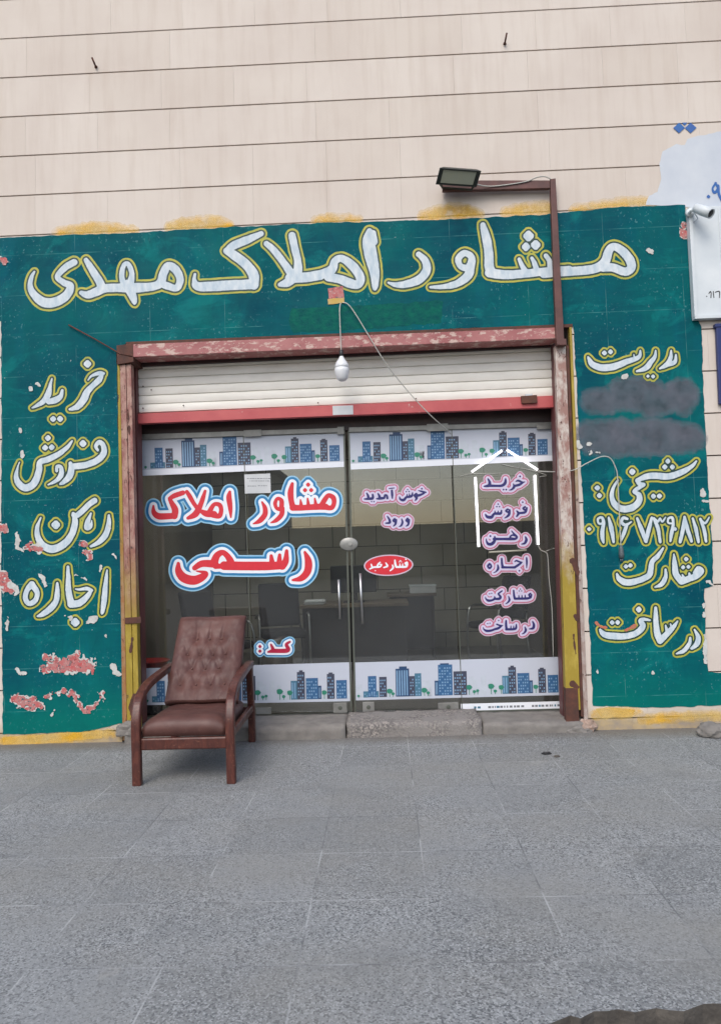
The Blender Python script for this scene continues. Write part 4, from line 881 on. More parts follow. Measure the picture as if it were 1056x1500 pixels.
# red oval push sticker
mb = MB()
def oval(cx, cy, a, b, rot, y, m):
    mb.face([U(cx+a*math.cos(t)*math.cos(rot)-b*math.sin(t)*math.sin(rot), cy+a*math.cos(t)*math.sin(rot)+b*math.sin(t)*math.cos(rot), y) for t in [2*math.pi*k/48 for k in range(48)]], m)
oval(569, 828, 36.2, 15.6, -.035, YF-.001, M['rim_vinyl']); oval(569, 828, 34.2, 13.8, -.035, YF-.002, M['red_vinyl'])
face_out(mb); mb.build('oval_sticker', pane['right_door'], recalc=False)
vinyl('white words on the red oval sticker', pane['right_door'], [(cP, [
    [(648, 1008, 16), (628, 1020, 16), (648, 1034, 16), (655, 1015, 12)], [(652, 1030, 18), (640, 1055, 22), (590, 1060, 20), (530, 1060, 20)], [(600, 1025, 8), (600, 1055, 18)], [(570, 1025, 8), (570, 1055, 18)], [(515, 985, 14), (520, 1030, 22), (530, 1058, 20)], [(488, 1040, 12), (495, 1070, 20), (462, 1102, 10)], [(415, 1015, 12), (432, 1050, 20), (392, 1066, 12)],
    [(352, 1008, 12), (330, 1030, 16), (324, 1058, 18), (352, 1056, 18), (368, 1034, 12), (345, 1030, 10)], [(330, 1062, 18), (285, 1062, 18), (238, 1082, 12)], [(254, 1030, 12), (266, 1065, 18)]], [(637, 975, 8), (575, 992, 8), (563, 1004, 5), (588, 1004, 5), (300, 1100, 6)])], [(.15, M['white_vinyl'])], .4)
# handles, lock, shoes
for x0, y0, x1, y1, p in ((496, 849, 498, 907, 'left_door'), (527.5, 840, 531, 914, 'right_door')):
    mb = MB(); a, b = U(x0, y0, YG-.05), U(x1, y1, YG-.05); mb.tube([a, a.lerp(b, .5), b], .011, M['steel'], 12)
    for t in (.12, .88):
        c = a.lerp(b, t); mb.tube([c, c+Vector((0, .05, 0))], .008, M['steel'], 8)
    mb.build('handle', pane[p])
mb = MB(); c = U(511, 797, YG-.004); sx = Matrix.Diagonal((1.0, 1.0, .72)).to_3x3()
mb.lathe(c, [(0, .078), (.012, .078), (.016, .07), (.017, .02), (.0172, .001)], M['lockmetal'] if 'lockmetal' in M else M['alu'], Vector((0, -1, 0)), 28)
for v in mb.bm.verts: v.co = Vector((v.co.x, v.co.y, c.z+(v.co.z-c.z)*.72))
mb.tube([c+Vector((.012, -.017, 0)), c+Vector((.012, -.026, 0))], .014, M['steel'], 14); mb.build('door_lock', pane['left_door'])
for q, p in (([(488, 1030), (508, 1029.5), (508.5, 1044), (488.5, 1044.5)], 'left_door'), ([(531, 1029), (548, 1028.5), (548.5, 1043), (531.5, 1043.5)], 'right_door'), ([(641, 1030), (671, 1029), (672, 1041), (642, 1042)], 'right_door')):
    mb = MB(); mb.pq(q, YG-.02, YG-.002, M['alu']); c = U((q[0][0]+q[2][0])/2, (q[0][1]+q[2][1])/2, YG-.02); mb.lathe(c, [(0, .018), (.003, .017), (.0032, .001)], M['edge'], Vector((0, -1, 0)), 12); mb.build('floor_fitting', pane[p], .002)
mb = MB(); mb.pq([(375, 1037), (397, 1036.5), (397.5, 1046), (375.5, 1046.5)], YG-.02, YG-.002, M['alu']); mb.build('floor_fitting', pane['left_panel'], .002)
# white notice strip along the bottom of the right pane
mb = MB(); mb.sheet([(674.5, 1031), (824, 1027), (824.5, 1042), (675, 1043.5)], YF-.001, M['white_vinyl'])
rr = random.Random(5); x = 694
while x < 822:
    w = rr.uniform(1.5, 4.5); t = (x-674)/150; yy = 1037-t*4
    if not (704 < x < 712 or 768 < x < 776): mb.sheet([(x, yy-1.6), (x+w, yy-1.6), (x+w, yy+1.4), (x, yy+1.4)], YF-.0018, M['ink_grey'] if rr.random() < .7 else M['sky_teal'])
    x += w+rr.uniform(.8, 2.2)
face_out(mb); mb.build('address_strip', pane['right_panel'], recalc=False)
mb = MB(); mb.sheet([(358, 695), (396, 693.5), (397, 722), (359, 723)], YF-.0022, M['paper'])
for yy, x0, x1 in ((701, 362, 393), (704.5, 366, 392), (712, 363, 375), (711.5, 378, 392)):
    x = x0
    while x < x1:
        w = rr.uniform(1, 3.5); mb.sheet([(x, yy-.5), (x+w, yy-.55), (x+w, yy+.5), (x, yy+.55)], YF-.0028, M['ink_grey']); x += w+rr.uniform(.6, 1.4)
face_out(mb); tag(mb.build('paper_notice', recalc=False, at=tuple(U(377, 723, YF))), 'white paper notice taped to the glass between the two red words', 'notice')

# ------------------------------------------------------------------ threshold
def rough_slab(name, label, q0, q1, ztop, y0, y1, m, seed, amp=.006, group=None):
    x0, x1 = q0, q1; mb = MB(); nx, ny, nz = max(4, int((x1-x0)/.035)), max(3, int((y1-y0)/.05)), 4
    k = mb.mi(m); V = {}
    def P(i, j, l):
        p = Vector((x0+(x1-x0)*i/nx, y0+(y1-y0)*j/ny, ztop*l/nz))
        d = Vector((mnoise.noise(p*9+Vector((seed, 0, 0))), mnoise.noise(p*9+Vector((0, seed, 3))), mnoise.noise(p*11+Vector((0, 5, seed)))))*amp
        d += Vector((mnoise.noise(p*34+Vector((seed, 0, 9))), mnoise.noise(p*31+Vector((2, seed, 3))), mnoise.noise(p*37+Vector((0, 7, seed)))))*amp*.6
        if l == 0: d.z = -.004
        if l == nz and j == 0: d += Vector((0, .010, -.008))*(1+1.5*mnoise.noise(p*6+Vector((seed, seed, 0))))
        return p+d
    def vert(i, j, l):
        if (i, j, l) not in V: V[(i, j, l)] = mb.bm.verts.new(P(i, j, l))
        return V[(i, j, l)]
    def quad(a, b, c, d):
        f = mb.bm.faces.new((a, b, c, d)); f.material_index = k; f.smooth = True
    for i in range(nx):
        for j in range(ny): quad(vert(i, j, nz), vert(i+1, j, nz), vert(i+1, j+1, nz), vert(i, j+1, nz))
        for l in range(nz): quad(vert(i, 0, l), vert(i+1, 0, l), vert(i+1, 0, l+1), vert(i, 0, l+1)); quad(vert(i+1, ny, l), vert(i, ny, l), vert(i, ny, l+1), vert(i+1, ny, l+1))
    for j in range(ny):
        for l in range(nz): quad(vert(0, j+1, l), vert(0, j, l), vert(0, j, l+1), vert(0, j+1, l+1)); quad(vert(nx, j, l), vert(nx, j+1, l), vert(nx, j+1, l+1), vert(nx, j, l+1))
    return tag(mb.build(name, at=(x0+(x1-x0)/2, y0, 0)), label, 'step')
xs_ = [U(186, 1080).x+.005, U(508, 1080).x, U(706, 1080).x, U(858, 1080).x-.005]
rough_slab('step_slab', 'smooth grey concrete step slab behind the armchair', xs_[0], xs_[1]-.004, U(440, 1056, .12).z, -.07, .36, M['concrete'], 3)
rough_slab('step_slab', 'rough broken pebbly step slab at the middle of the doorway', xs_[1]+.004, xs_[2]-.004, U(600, 1045, .24).z, -.06, .36, M['aggr'], 8, .010)
rough_slab('step_slab', 'grey concrete step slab below the right glass pane', xs_[2]+.004, xs_[3], U(780, 1046, .24).z, -.05, .36, M['concrete'], 14)
mb = MB(); a = U(210, 1043, YG-.03); b = U(822, 1036, YG-.03)
mb.box(oxl+.07, oxr-.05, YG-.012, YG+.06, .05, U(520, 1045, YG).z, M['edge']); mb.build('door_sill', shop)
# plaster lump at the foot of the right jamb
def lump(name, c, rad, m, seed, label, cat, flat_=.6, parent=None, amp=.35):
    bm = bmesh.new(); bmesh.ops.create_icosphere(bm, subdivisions=3, radius=1)
    for v in bm.verts:
        p = v.co.copy(); d = 1+amp*mnoise.noise(p*1.6+Vector((seed, 0, 0)))+.18*mnoise.noise(p*4+Vector((0, seed, 0)))
        v.co = Vector((p.x*rad[0], p.y*rad[1], max(p.z, -flat_)*rad[2]))*d
    z0 = min(v.co.z for v in bm.verts)
    for v in bm.verts: v.co.z -= z0
    me = bpy.data.meshes.new(name); bm.to_mesh(me); bm.free(); me.materials.append(m)
    o = bpy.data.objects.new(name, me); COL.objects.link(o)
    if parent: o.parent = parent; o.location = Vector(c)-wloc(parent); o['label'] = label
    else: o.location = c; tag(o, label, cat)
    return o
lump('plaster_lump', U(858, 1066)+Vector((.0, -.02, -.02)), (.07, .05, .06), M['jamb_p'], 2, 'pale plaster crumbling at the foot of the right door jamb', None, .5, shop)
lump('plaster_lump', U(848, 1068)+Vector((.0, -.03, -.03)), (.10, .05, .05), M['concrete'], 5, 'grey mortar at the foot of the right door jamb', None, .5, shop)
lump('plaster_lump', U(190, 1072)+Vector((.0, -.03, -.03)), (.09, .05, .07), M['concrete'], 7, 'grey mortar at the foot of the left door jamb', None, .5, shop)

# ------------------------------------------------------------------ room behind the glass
RX0, RX1, RY, RZ0, RZ1 = oxl-.25, oxr+.35, 4.3, .10, 2.85
mb = MB()
mb.box(RX0, RX1, RY, RY+.1, RZ0, RZ1, M['tile']); mb.box(RX0-.1, RX0, .5, RY, RZ0, RZ1, M['side_wall']); mb.box(RX1, RX1+.1, .5, RY, RZ0, RZ1, M['side_wall'])
mb.build('interior_wall', shop)
mb = MB(); mb.box(RX0-.1, RX1+.1, YG+.062, RY+.1, .0, RZ0, M['room_floor']); mb.build('interior_floor', shop)
mb = MB(); mb.box(RX0-.1, RX1+.1, .5, RY+.1, RZ1, RZ1+.1, M['room_ceiling']); mb.build('interior_ceiling', shop)
for (x, yv, lab) in ((-1.05, 1.7, 'white light panel on the shop ceiling, left of the two'), (-.12, 1.5, 'white light panel on the shop ceiling, right of the two')):
    t = thing('ceiling_light', (x, yv, RZ1), lab, 'ceiling light')
    mb = MB(); mb.box(x-.16, x+.16, yv-.16, yv+.16, RZ1-.03, RZ1-.001, M['alu']); mb.build('frame', t)
    mb = MB(); mb.box(x-.14, x+.14, yv-.14, yv+.14, RZ1-.035, RZ1-.0305, M['panel_light']); mb.build('diffuser', t)
def desk(x0, x1, y0, y1, h, label):
    t = thing('office_desk', ((x0+x1)/2, y0, RZ0), label, 'desk')
    mb = MB(); mb.box(x0, x1, y0, y1, RZ0+h-.035, RZ0+h, M['desk_top']); mb.build('desktop', t, .004)
    mb = MB(); mb.box(x0+.06, x1-.06, y0+.05, y0+.07, RZ0+.12, RZ0+h-.036, M['dark_wood']); mb.build('front_panel', t)
    for xx in (x0+.03, x1-.06):
        mb = MB(); mb.box(xx, xx+.03, y0+.03, y1-.03, RZ0, RZ0+h-.036, M['dark_wood']); mb.build('side_panel', t)
    return t
desk(-.95, .25, 2.3, 2.95, .76, 'dark front desk seen through the left glass door')
desk(.02, .62, 3.2, 3.7, .80, 'small dark desk behind the right glass door handle')
t = thing('document_box', (.48, 3.35, RZ0+.80), 'white paper box on the small dark desk inside the shop', 'box')
mb = MB(); mb.box(.30, .62, 3.26, 3.46, RZ0+.8005, RZ0+.88, M['paper']); mb.build('box', t, .003)
mb = MB(); mb.box(.293, .627, 3.253, 3.467, RZ0+.8805, RZ0+.90, M['white_metal']); mb.build('lid', t, .003)
t = thing('computer_monitor', (-.35, 2.62, RZ0+.76), 'black computer monitor seen from behind on the dark front desk', 'monitor')
mb = MB(); mb.box(-.62, -.10, 2.58, 2.62, RZ0+.87, RZ0+1.18, M['black_plastic']); mb.build('screen', t, .008)
mb = MB(); mb.box(-.40, -.32, 2.60, 2.64, RZ0+.765, RZ0+.98, M['black_plastic']); mb.build('stem', t, .004)
mb = MB(); mb.box(-.48, -.24, 2.52, 2.72, RZ0+.7605, RZ0+.775, M['black_plastic']); mb.build('foot', t, .004)
t = thing('paper_pile', (-.78, 2.5, RZ0+.76), 'small pile of white papers at the end of the dark front desk', 'papers')
for k_ in range(6):
    mb = MB(); d_ = .012*math.sin(k_*2.1); mb.box(-.9+d_, -.69+d_, 2.38-d_, 2.66-d_, RZ0+.7604+.007*k_, RZ0+.766+.007*k_, M['paper']); mb.build('paper', t)
def office_chair(x, y, rz, label, s=1):
    t = thing('office_chair', (x, y, RZ0), label, 'chair', 'black chairs inside the shop'); t.rotation_euler.z = 0
    c, sn = math.cos(rz), math.sin(rz)
    def L(a, b, z): return Vector((x+a*c-b*sn, y+a*sn+b*c, RZ0+z))
    def slab(a0, a1, b0, b1, z0, z1, tilt=0):
        return [L(a0, b0, z0), L(a1, b0, z0), L(a1, b1, z0), L(a0, b1, z0)], [L(a0, b0+tilt, z1), L(a1, b0+tilt, z1), L(a1, b1+tilt, z1), L(a0, b1+tilt, z1)]
    mb = MB(); mb.hexa(*slab(-.24, .24, -.24, .22, .42, .50), M['black_fabric']); mb.build('seat', t, .03)
    mb = MB(); mb.hexa(*slab(-.23, .23, .18, .24, .52, 1.0, .10), M['black_fabric']); mb.build('backrest', t, .025)
    for sx in (-1, 1):
        mb = MB(); mb.tube(smooth_path([L(sx*.27, -.2, 0), L(sx*.27, -.22, .3), L(sx*.27, -.18, .64), L(sx*.27, .0, .67), L(sx*.27, .22, .62)], 5), .013, M['steel'], 8); mb.build('armrest', t)
        mb = MB(); mb.tube([L(sx*.24, .2, .42), L(sx*.26, .26, 0)], .013, M['steel'], 8); mb.build('leg', t)
        mb = MB(); mb.tube([L(sx*.24, .22, .46), L(sx*.22, .24, .6)], .012, M['steel'], 8); mb.build('back_support', t)
    return t
office_chair(-1.62, 1.35, R(65), 'black steel armed chair by the left pane inside the shop')
office_chair(-1.15, 2.35, R(15), 'black steel armed chair behind the maroon armchair, inside the shop')
office_chair(1.25, 2.6, R(-60), 'black chair inside the shop behind the right pane')
t = thing('red_basin', U(222, 972, YG+.12), 'red plastic basin on a ledge inside the lower left pane', 'basin')
c = U(222, 972, YG+.2); c.z = max(c.z-.03, .3)
t.location = c
mb = MB(); mb.lathe(c, [(0, .11), (.01, .12), (.05, .15), (.055, .16), (.06, .15), (.02, .11)], M['red_plastic'], n=28); mb.build('bowl', t)
mb = MB(); mb.lathe(c, [(-.002, .108), (-c.z+RZ0+.02, .09), (-c.z+RZ0, .12)], M['black_plastic'], n=20); tag(mb.build('stand', None, at=(c.x, c.y, RZ0)), 'dark stand under the red basin inside the left pane', 'stand')

# ------------------------------------------------------------------ lit house sign
sign = thing('light_sign', U(740, 800, YF-.03), 'lit white tubes shaped like a house hung on the right pane', 'light sign')
for a, b in (((691, 691), (735, 660)), ((742, 659), (787, 688)), ((696, 699), (701, 801)), ((783, 696), (788, 798))):
    mb = MB(); A, B = U(*a, YF-.02), U(*b, YF-.02); mb.tube([A, A.lerp(B, .5), B], .0095, M['led'], 12); mb.build('light_tube', sign)
mb = MB(); A, B = U(716, 809, YF-.02), U(771, 806, YF-.02); mb.tube([A, B], .008, flat('unlit_tube', srgb(168, 166, 150), .4), 10); mb.build('unlit_tube', sign)
mb = MB(); mb.tube(smooth_path([U(788, 799, YF-.012), U(792, 806, YF-.012), U(799, 809, YF-.012), U(802, 816, YF-.012), U(804, 850, YF-.012), U(808, 890, YF-.012), U(810, 962, YF-.012)], 6), .0035, M['cable'], 6)
mb.build('wire', sign); mb = MB()
mb.tube(smooth_path([U(800, 807, YF-.012), U(812, 803, YF-.012), U(824, 801, .1)], 4), .003, M['cable'], 6)
mb.build('wire', sign); mb = MB()
mb.tube(smooth_path([U(672, 698, YF-.012), U(690, 694, YF-.014), U(712, 694, YF-.012), U(735, 693, YF-.012)], 4), .0025, M['cable'], 6)
mb.build('wire', sign); mb = MB()
mb.tube(smooth_path([U(735, 680, YF-.012), U(752, 684, YF-.014), U(775, 688, YF-.012), U(800, 696, YF-.014), U(790, 698, YF-.012)], 4), .0025, M['cable'], 6)
mb.build('wire', sign)
mb = MB(); mb.tube(smooth_path([U(788, 690, YF-.03), U(810, 691, .2), U(838, 689, -.03), U(860, 678, -.05), U(880, 669, -.05), U(893, 671, -.05), U(901, 685, -.045), U(904, 700, -.04), U(907, 760, -.03), U(909, 800, -.03)], 8), .0042, M['cable'], 7)
pl = mb.build('power_cable', at=tuple(U(909, 820, -.03))); tag(pl, 'pale cable from the house light looping down over the right teal panel', 'cable')
mb = MB(); c = U(909, 799, -.03); mb.lathe(c, [(0, .008), (-.02, .016), (-.07, .02), (-.10, .018), (-.102, .004)], flat('grey_plug', srgb(86, 96, 100), .5), n=14); mb.tube([c+Vector((-.007, 0, -.1)), c+Vector((-.007, 0, -.125))], .003, M['steel'], 6); mb.tube([c+Vector((.007, 0, -.1)), c+Vector((.007, 0, -.125))], .003, M['steel'], 6); mb.build('plug', pl)

# ------------------------------------------------------------------ bulb, cable
bulb = thing('hanging_bulb', U(501, 562, -.05), 'white bulb hanging on a cord in front of the shutter', 'light bulb')
mb = MB(); top_ = U(499, 444, -.012); soc = U(500, 518, -.06)
mb.tube(smooth_path([top_, U(497.5, 455, -.05), U(498.5, 485, -.06), soc], 8), .0045, M['cable'], 8); mb.build('cord', bulb)
c = U(500, 516, -.06); zb = U(501, 559, -.06).z
mb = MB(); mb.lathe(c, [(.02, .006), (.015, .016), (-.03, .018), (-.034, .014)], M['black_plastic'], n=16); mb.build('socket', bulb)
H = c.z-zb
mb = MB(); mb.lathe(c, [(-.03, .014), (-.05, .022), (-.075, .04), (-.10, .054), (-.122, .058), (-.124, .055), (-.130, .055), (-.132, .0585), (-.155, .057), (-H+.025, .046), (-H+.008, .028), (-H, .004)], M['bulb'], n=28); mb.build('bulb', bulb)
mb = MB(); mb.tube(smooth_path([U(502, 443, -.012), U(510, 446, -.03), U(522, 462, -.035), U(545, 500, -.04), U(567, 535, .0), U(600, 576, .1), U(630, 608, .15), U(654, 629, .3), U(660, 636, YG-.03)], 8), .0042, M['cable'], 7)
tag(mb.build('cable', at=tuple(U(660, 640, YG-.03))), 'thin pale cable running slantwise across the shutter to the top rail', 'cable')
mb = MB(); mb.tube([U(101, 476, -.02), U(140, 497, -.03), U(176, 518, -.035), U(194, 522, -.034)], .0055, M['rust'], 8)
tag(mb.build('iron_rod', at=tuple(U(176, 518, -.03))), 'thin iron rod slanting to the upper left corner of the door frame', 'rod')
for x, y, x1, y1, lab in ((141, 98, 135, 84, 'short bent nail in the cream wall at upper left'), (739, 64, 742, 48, 'short nail in the cream wall at upper right')):
    mb = MB(); a = U(x, y, .02); b = U(x1, y1, -.07); mb.tube([a, U(x, y, -.02), U((x+x1)/2, (y+y1)/2, -.05), b], .0075, M['rust'], 8); mb.lathe(U(x, y, -.002), [(0, .014), (.002, .012)], M['rust'], Vector((0, -1, 0)), 10)
    tag(mb.build('nail', at=tuple(a)), lab, 'nail')

# ------------------------------------------------------------------ bracket and floodlight
br = thing('steel_bracket', U(824, 500, -.05), 'rusty brown square tube bracket rising beside the beam', 'bracket')
mb = MB(); yb0, yb1 = -.035, .0
mb.pq([(805.5, 262), (813.5, 261), (826, 497), (814.5, 498)], -.075, -.030, M['rusty_steel']); mb.build('post', br, .003)
mb = MB(); mb.pq([(648, 264), (805, 264), (805, 275.5), (648, 279)], -.073, -.032, M['rusty_steel']); mb.build('arm', br, .003)
mb = MB(); mb.pq([(815, 497), (829, 496), (829.5, 505), (815.5, 505)], -.080, -.02, M['rusty_steel']); mb.build('foot_plate', br, .002)
fl = thing('floodlight', U(670, 276, -.1), 'dark floodlight with a greenish glass tilted down on the bracket arm', 'floodlight')
mb = MB()
q = [(644, 245.5), (704.5, 250), (697.5, 273.5), (638, 269.5)]
ya = [-.26, -.26, -.17, -.17]
fa = [U(x, y, yy) for (x, y), yy in zip(q, ya)]
nrm = (fa[1]-fa[0]).cross(fa[3]-fa[0]).normalized()
if nrm.y > 0: nrm = -nrm
ctr = sum(fa, Vector())/4
bk = [ctr+(p-ctr)*.82-nrm*.06 for p in fa]
mb.hexa(fa, bk, M['lamp_body']); mb.build('housing', fl, .004)
gq = [ctr+Vector(((p-ctr)))*.80+nrm*.003 for p in fa]; gb = [p-nrm*.004 for p in gq]
mb = MB(); mb.hexa(gq, gb, M['lamp_glass']); mb.build('lamp_glass', fl)
mb = MB()
for i, j, s_ in ((0, 1, 1), (1, 2, 1), (2, 3, 1), (3, 0, 1)):
    a, b = fa[i], fa[j]; ia, ib = ctr+(a-ctr)*.86, ctr+(b-ctr)*.86
    mb.hexa([a+nrm*.001, b+nrm*.001, ib+nrm*.001, ia+nrm*.001], [a+nrm*.010, b+nrm*.010, ib+nrm*.010, ia+nrm*.010], M['lamp_body'])
mb.build('rim', fl)
mb = MB(); mb.bar([fa[3].lerp(fa[0], .3)+Vector((.02, .05, 0)), U(648, 275, -.09), U(690, 278, -.09), fa[2].lerp(fa[1], .3)+Vector((-.02, .05, 0))], .03, .006, M['lamp_body'], Vector((0, 1, 0))); mb.build('mount', fl)
mb = MB(); mb.tube(smooth_path([U(697, 270, -.12), U(715, 273, -.085), U(740, 271, -.08), U(770, 266, -.08), U(785, 260, -.08), U(797, 258.5, -.08), U(806, 262, -.08)], 6), .005, M['cable'], 7); mb.build('lead', fl)

# ------------------------------------------------------------------ camera and boards at the right edge
wb = thing('signboard', U(1020, 465, -.05), 'white metal signboard with black digits at the right edge', 'signboard')
mb = MB(); mb.pq([(1012, 303), (1170, 297), (1178, 457), (1020, 464)], -.05, -.008, M['white_metal']); mb.build('panel', wb, .004)
mb = MB(); mb.pq([(1008, 303.5), (1013.5, 303), (1022, 463), (1017, 464)], -.065, -.008, M['white_metal']); mb.pq([(1017, 462), (1178, 454.5), (1178.5, 460), (1017.5, 467)], -.064, -.009, M['white_metal']); mb.pq([(1051, 304), (1054, 304), (1060, 400), (1057, 400)], -.056, -.0505, M['white_metal']); mb.build('frame', wb, .002)
s, d = multi(((0, 0, 1), [[(1037.5, 430, 1.2), (1040, 427, 1.4), (1041, 430, 1.4), (1040.5, 436, 1.4)], [(1044, 427, 1.6), (1045, 436, 1.2)], [(1047, 428, 1.4), (1053, 427, 1.6), (1053, 436, 1.2)]], [(1034.5, 434, .9)]))
mbw = paint_word('lettering', wb, s, d, [(0, M['black_ink'])], -.0515, .35, 0, 3)
bb = thing('signboard', U(1060, 590, -.05), 'navy blue board below the white signboard', 'signboard')
mb = MB(); mb.pq([(1048.5, 478), (1150, 470), (1155, 585), (1053.5, 592)], -.04, -.006, M['navy_board']); mb.build('panel', bb, .006)
mb = MB(); mb.pq([(1047, 474), (1150, 466), (1150.4, 471), (1047.3, 479)], -.046, -.005, M['navy_board']); mb.build('frame', bb, .002)
cc = thing('security_camera', U(1008, 315, -.06), 'white bullet security camera above the white signboard', 'security camera')
mb = MB(); c = U(1009, 313, -.055); mb.lathe(c, [(0, .035), (.02, .034), (.03, .024), (.032, .002)], M['white_metal'], Vector((0, -1, 0)), 20); mb.build('base', cc)
mb = MB(); a = U(1009, 312, -.085); b = U(1020, 307, -.14); mb.tube(smooth_path([a, U(1013, 308, -.12), b], 5), .012, M['white_metal'], 10); mb.build('arm', cc)
mb = MB(); a = U(1017, 304.5, -.12); b = U(1041, 313, -.22); ax = (b-a).normalized(); L_ = (b-a).length
mb.lathe(a, [(0, .018), (.006, .033), (L_*.5, .038), (L_, .038), (L_+.001, .033), (L_-.01, .029), (L_-.011, .002)], M['white_metal'], ax, 22); mb.build('body', cc)
mb = MB(); mb.lathe(a, [(L_-.009, .030), (L_-.006, .028), (L_-.004, .008), (L_-.002, .001)], M['black_plastic'], ax, 18); mb.build('lens', cc)
mb = MB(); mb.tube(smooth_path([U(1012, 318, -.06), U(1016, 324, -.07), U(1021, 320, -.07), U(1017, 313, -.09)], 5), .004, M['white_metal'], 7); mb.build('lead', cc)

# ------------------------------------------------------------------ the armchair
def armchair():
    fl_, frr, rr_ = G(203, 1149), G(339, 1148), G(370, 1086)
    cx = (fl_.x+frr.x)/2; w = (frr.x-fl_.x); yf = (fl_.y+frr.y)/2; yr = rr_.y
    t = thing('armchair', (cx, yf, 0), 'worn maroon leather armchair with a wooden frame on the pavement', 'armchair')
    hw = w/2; lx = cx-hw; rx = cx+hw
    rear_off = rr_.x-rx                       # how far the rear legs sit sideways
    ysh = Vector((rear_off, 0, 0))
    def B(u, z):                              # a point between front (u=0) and rear (u=1) on the centre line
        return Vector((cx+rear_off*u, yf+(yr-yf)*u, z))
    wd = M['wood']; sw = .058
    for s_ in (-1, 1):
        off = Vector((s_*hw, 0, 0))
        p = [B(0, 0)+off, B(-.005, .2)+off, B(-.01, .34)+off, B(0.0, .43)+off, B(.05, .515)+off, B(.16, .565)+off, B(.34, .59)+off, B(.6, .60)+off, B(.86, .605)+off, B(.97, .60)+off]
        mb = MB(); mb.bar(smooth_path(p, 6), sw, .05, wd, ww=[sw]*55); mb.build('front_leg_and_arm', t, .004)
        p = [B(1, 0)+off, B(.99, .2)+off, B(.95, .45)+off, B(.93, .58)+off]
        mb = MB(); mb.bar(smooth_path(p, 4), .05, .06, wd); mb.build('rear_leg', t, .004)
        mb = MB(); mb.bar([B(.03, .30)+off, B(.98, .26)+off], .035, .05, wd); mb.build('side_rail', t, .003)
    mb = MB(); mb.bar([B(.01, .255)+Vector((-hw+.025, 0, 0)), B(.01, .255)+Vector((hw-.025, 0, 0))], .035, .075, wd, Vector((0, 1, 0))); mb.build('front_rail', t, .004)
    mb = MB(); mb.bar([B(.93, .25)+Vector((-hw+.025, 0, 0)), B(.93, .25)+Vector((hw-.025, 0, 0))], .03, .06, wd, Vector((0, 1, 0))); mb.build('rear_rail', t, .004)
    # seat cushion: padded slab with soft front edge
    lm = M['leather']; cw = hw-.035
    def sheet(fn, nu, nv, name, thick):
        mb = MB(); k = mb.mi(lm); top = [[mb.bm.verts.new(fn(i/nu, j/nv, 1)) for i in range(nu+1)] for j in range(nv+1)]
        bot = [[mb.bm.verts.new(fn(i/nu, j/nv, 0)) for i in range(nu+1)] for j in range(nv+1)]
        fs = []
        for j in range(nv):
            for i in range(nu):
                fs.append(mb.bm.faces.new((top[j][i], top[j][i+1], top[j+1][i+1], top[j+1][i]))); fs.append(mb.bm.faces.new((bot[j][i], bot[j+1][i], bot[j+1][i+1], bot[j][i+1])))
        for i in range(nu): fs.append(mb.bm.faces.new((bot[0][i], bot[0][i+1], top[0][i+1], top[0][i]))); fs.append(mb.bm.faces.new((bot[nv][i+1], bot[nv][i], top[nv][i], top[nv][i+1])))
        for j in range(nv): fs.append(mb.bm.faces.new((bot[j+1][0], bot[j][0], top[j][0], top[j+1][0]))); fs.append(mb.bm.faces.new((bot[j][nu], bot[j+1][nu], top[j+1][nu], top[j][nu])))
        for f in fs: f.material_index = k; f.smooth = True
        return mb.build(name, t)
    def seat(u, v, top):
        x = (u-.5)*2*cw; e = 1-abs(2*u-1)**6*.35; y = v
        pad = 1-(1-min(1, v/.10))**2*.42
        z0 = .30-.045*v
        p = B(.005+.80*y, 0); p.x += x*(1 if top else .99)
        if top:
            z = z0+.125*e*pad+.006*mnoise.noise(Vector((u*5, v*5, 1)))-.012*math.exp(-((u-.5)**2+(v-.6)**2)*9)
            if v < .1: p.y -= .018*math.sin(math.pi*min(1, v/.1)*.5)*(1-v/.1)
        else: z = z0
        return Vector((p.x, p.y, z))
    sheet(seat, 24, 28, 'seat_cushion', .1)
    b0, b1 = B(.60, .375), B(1.02, .955)+Vector((.02, 0, 0))
    # back: bottom and top centre lines, from the photograph's outline
    wb_, wt = .265, .255
    TUFT = [(.32, .70), (.50, .70), (.68, .70), (.22, .52), (.40, .52), (.58, .52), (.76, .52), (.31, .36), (.50, .36), (.69, .36), (.18, .18), (.40, .18), (.60, .18), (.80, .18)]
    up = (b1-b0).normalized(); nb = Vector((0, -1, 0)); nb = (nb-up*nb.dot(up)).normalized()
    def back(u, v, top):
        c = b0.lerp(b1, v); hwv = wb_+(wt-wb_)*v
        # slight waist and rounded top corners
        x = (u-.5)*2*hwv; e = 1-abs(2*u-1)**8*.5
        thick = .085*e*(1-.55*max(0, (v-.9)/.1)**2)
        sag = -.018*math.sin(math.pi*u) if top else 0
        d = 0
        for (a, b) in TUFT:
            r2 = ((u-a)*1.0)**2*90+((v-b)*1.15)**2*90; d += .020*math.exp(-r2*2.2)
            # creases fanning upwards from the buttons
            if b > .6 and v > b: d += .011*math.exp(-((u-a-(v-b)*(a-.42)*.8)**2)*1500)*max(0, 1-(v-b)/.24)
            if .1 < b <= .6:
                for q in (-1, 1):
                    s2 = (v-b)/.17
                    if 0 < s2 < 1: d += .006*math.exp(-((u-a-q*.09*s2)**2)*2600)*(1-.4*s2)
        w_ = .004*mnoise.noise(Vector((u*8, v*9, 3)))+.003*mnoise.noise(Vector((u*22, v*18, 7)))
        p = c+Vector((x, 0, 0))+(nb*(thick-d+sag+w_) if top else nb*(-.01))
        return p
    bk_ = sheet(back, 72, 84, 'backrest', .1)
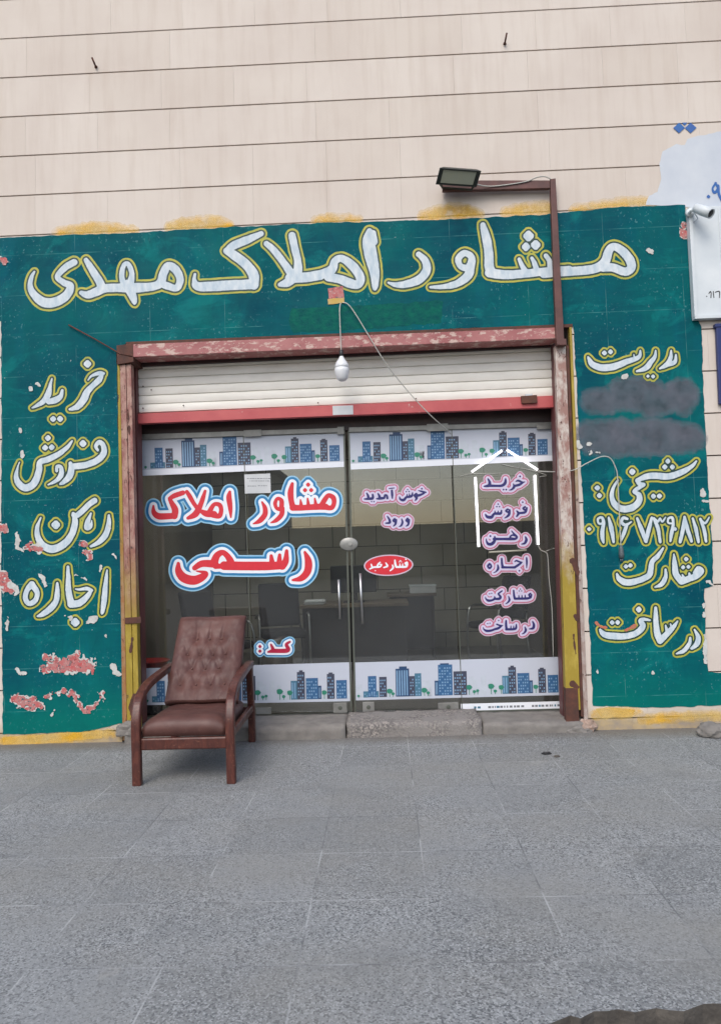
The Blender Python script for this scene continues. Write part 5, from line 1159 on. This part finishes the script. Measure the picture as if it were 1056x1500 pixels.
    for (a, b) in TUFT:
        p = back(a, b, 1)+nb*.002; mb = MB(); mb.lathe(p, [(-.004, .009), (.002, .009), (.005, .006), (.006, .001)], lm, nb, 12); mb.build('button', bk_)
    for s_ in (-1, 1):
        mb = MB(); o_ = Vector((s_*.22, 0, 0)); mb.bar([B(.52, .25)+o_, b0-nb*.035+o_-up*.02, b1-nb*.035+o_-up*.06], .035, .03, wd); mb.build('back_slat', t, .003)
    return t
armchair()

# ------------------------------------------------------------------ small things on the ground
lump('stone_chunk', G(1045, 1078), (.12, .09, .06), M['concrete'], 9, 'broken grey concrete chunk by the wall at the right edge', 'rubble')
lump('pebble', G(800, 1105), (.034, .014, .010), M['black_plastic'], 12, 'small dark scrap lying on the pavement before the right step', 'litter')
lump('pebble', G(815, 1109), (.02, .015, .008), M['rubble'], 15, 'small grey scrap beside the dark one on the pavement', 'litter')
for k, (x, y, r_) in enumerate(((1004, 1490, .035), (935, 1489, .03), (868, 1492, .025), (1048, 1486, .05))):
    lump('kerb_stone', G(x, y, -.13), (r_*1.6, r_, r_), M['rubble'], 20+k, ('dark broken stone under the pavement edge, second from right', 'dark broken stone under the pavement edge, second from left', 'small dark stone under the pavement edge, farthest left', 'large dark stone under the pavement edge, farthest right')[k], 'stone')

# ------------------------------------------------------------------ the other side of the street (seen in the glass)
mb = MB(); mb.box(-60, 60, -36.3, -36, -.13, 2.7, M['street_wall']); mb.box(-60, 60, -36.35, -35.95, 2.7, 2.82, M['street_wall'])
tag(mb.build('boundary_wall', at=(0, -36, -.13)), 'long low brown wall across the street, reflected in the glass', 'wall')
hb = thing('house', (-12, -38, -.13), 'pale two storey house across the street, reflected in the left pane', 'house')
mb = MB(); mb.box(-17, -6.5, -46, -37, -.13, 6.2, M['house_wall']); mb.build('wall', hb)
mb = MB(); mb.box(-17.3, -6.2, -46.3, -36.7, 6.2, 6.5, M['street_wall']); mb.build('roof', hb)
for x in (-15, -12, -9):
    mb = MB(); mb.box(x-.6, x+.6, -37.0, -36.95, 3.4, 5.0, M['house_window']); mb.build('window', hb)
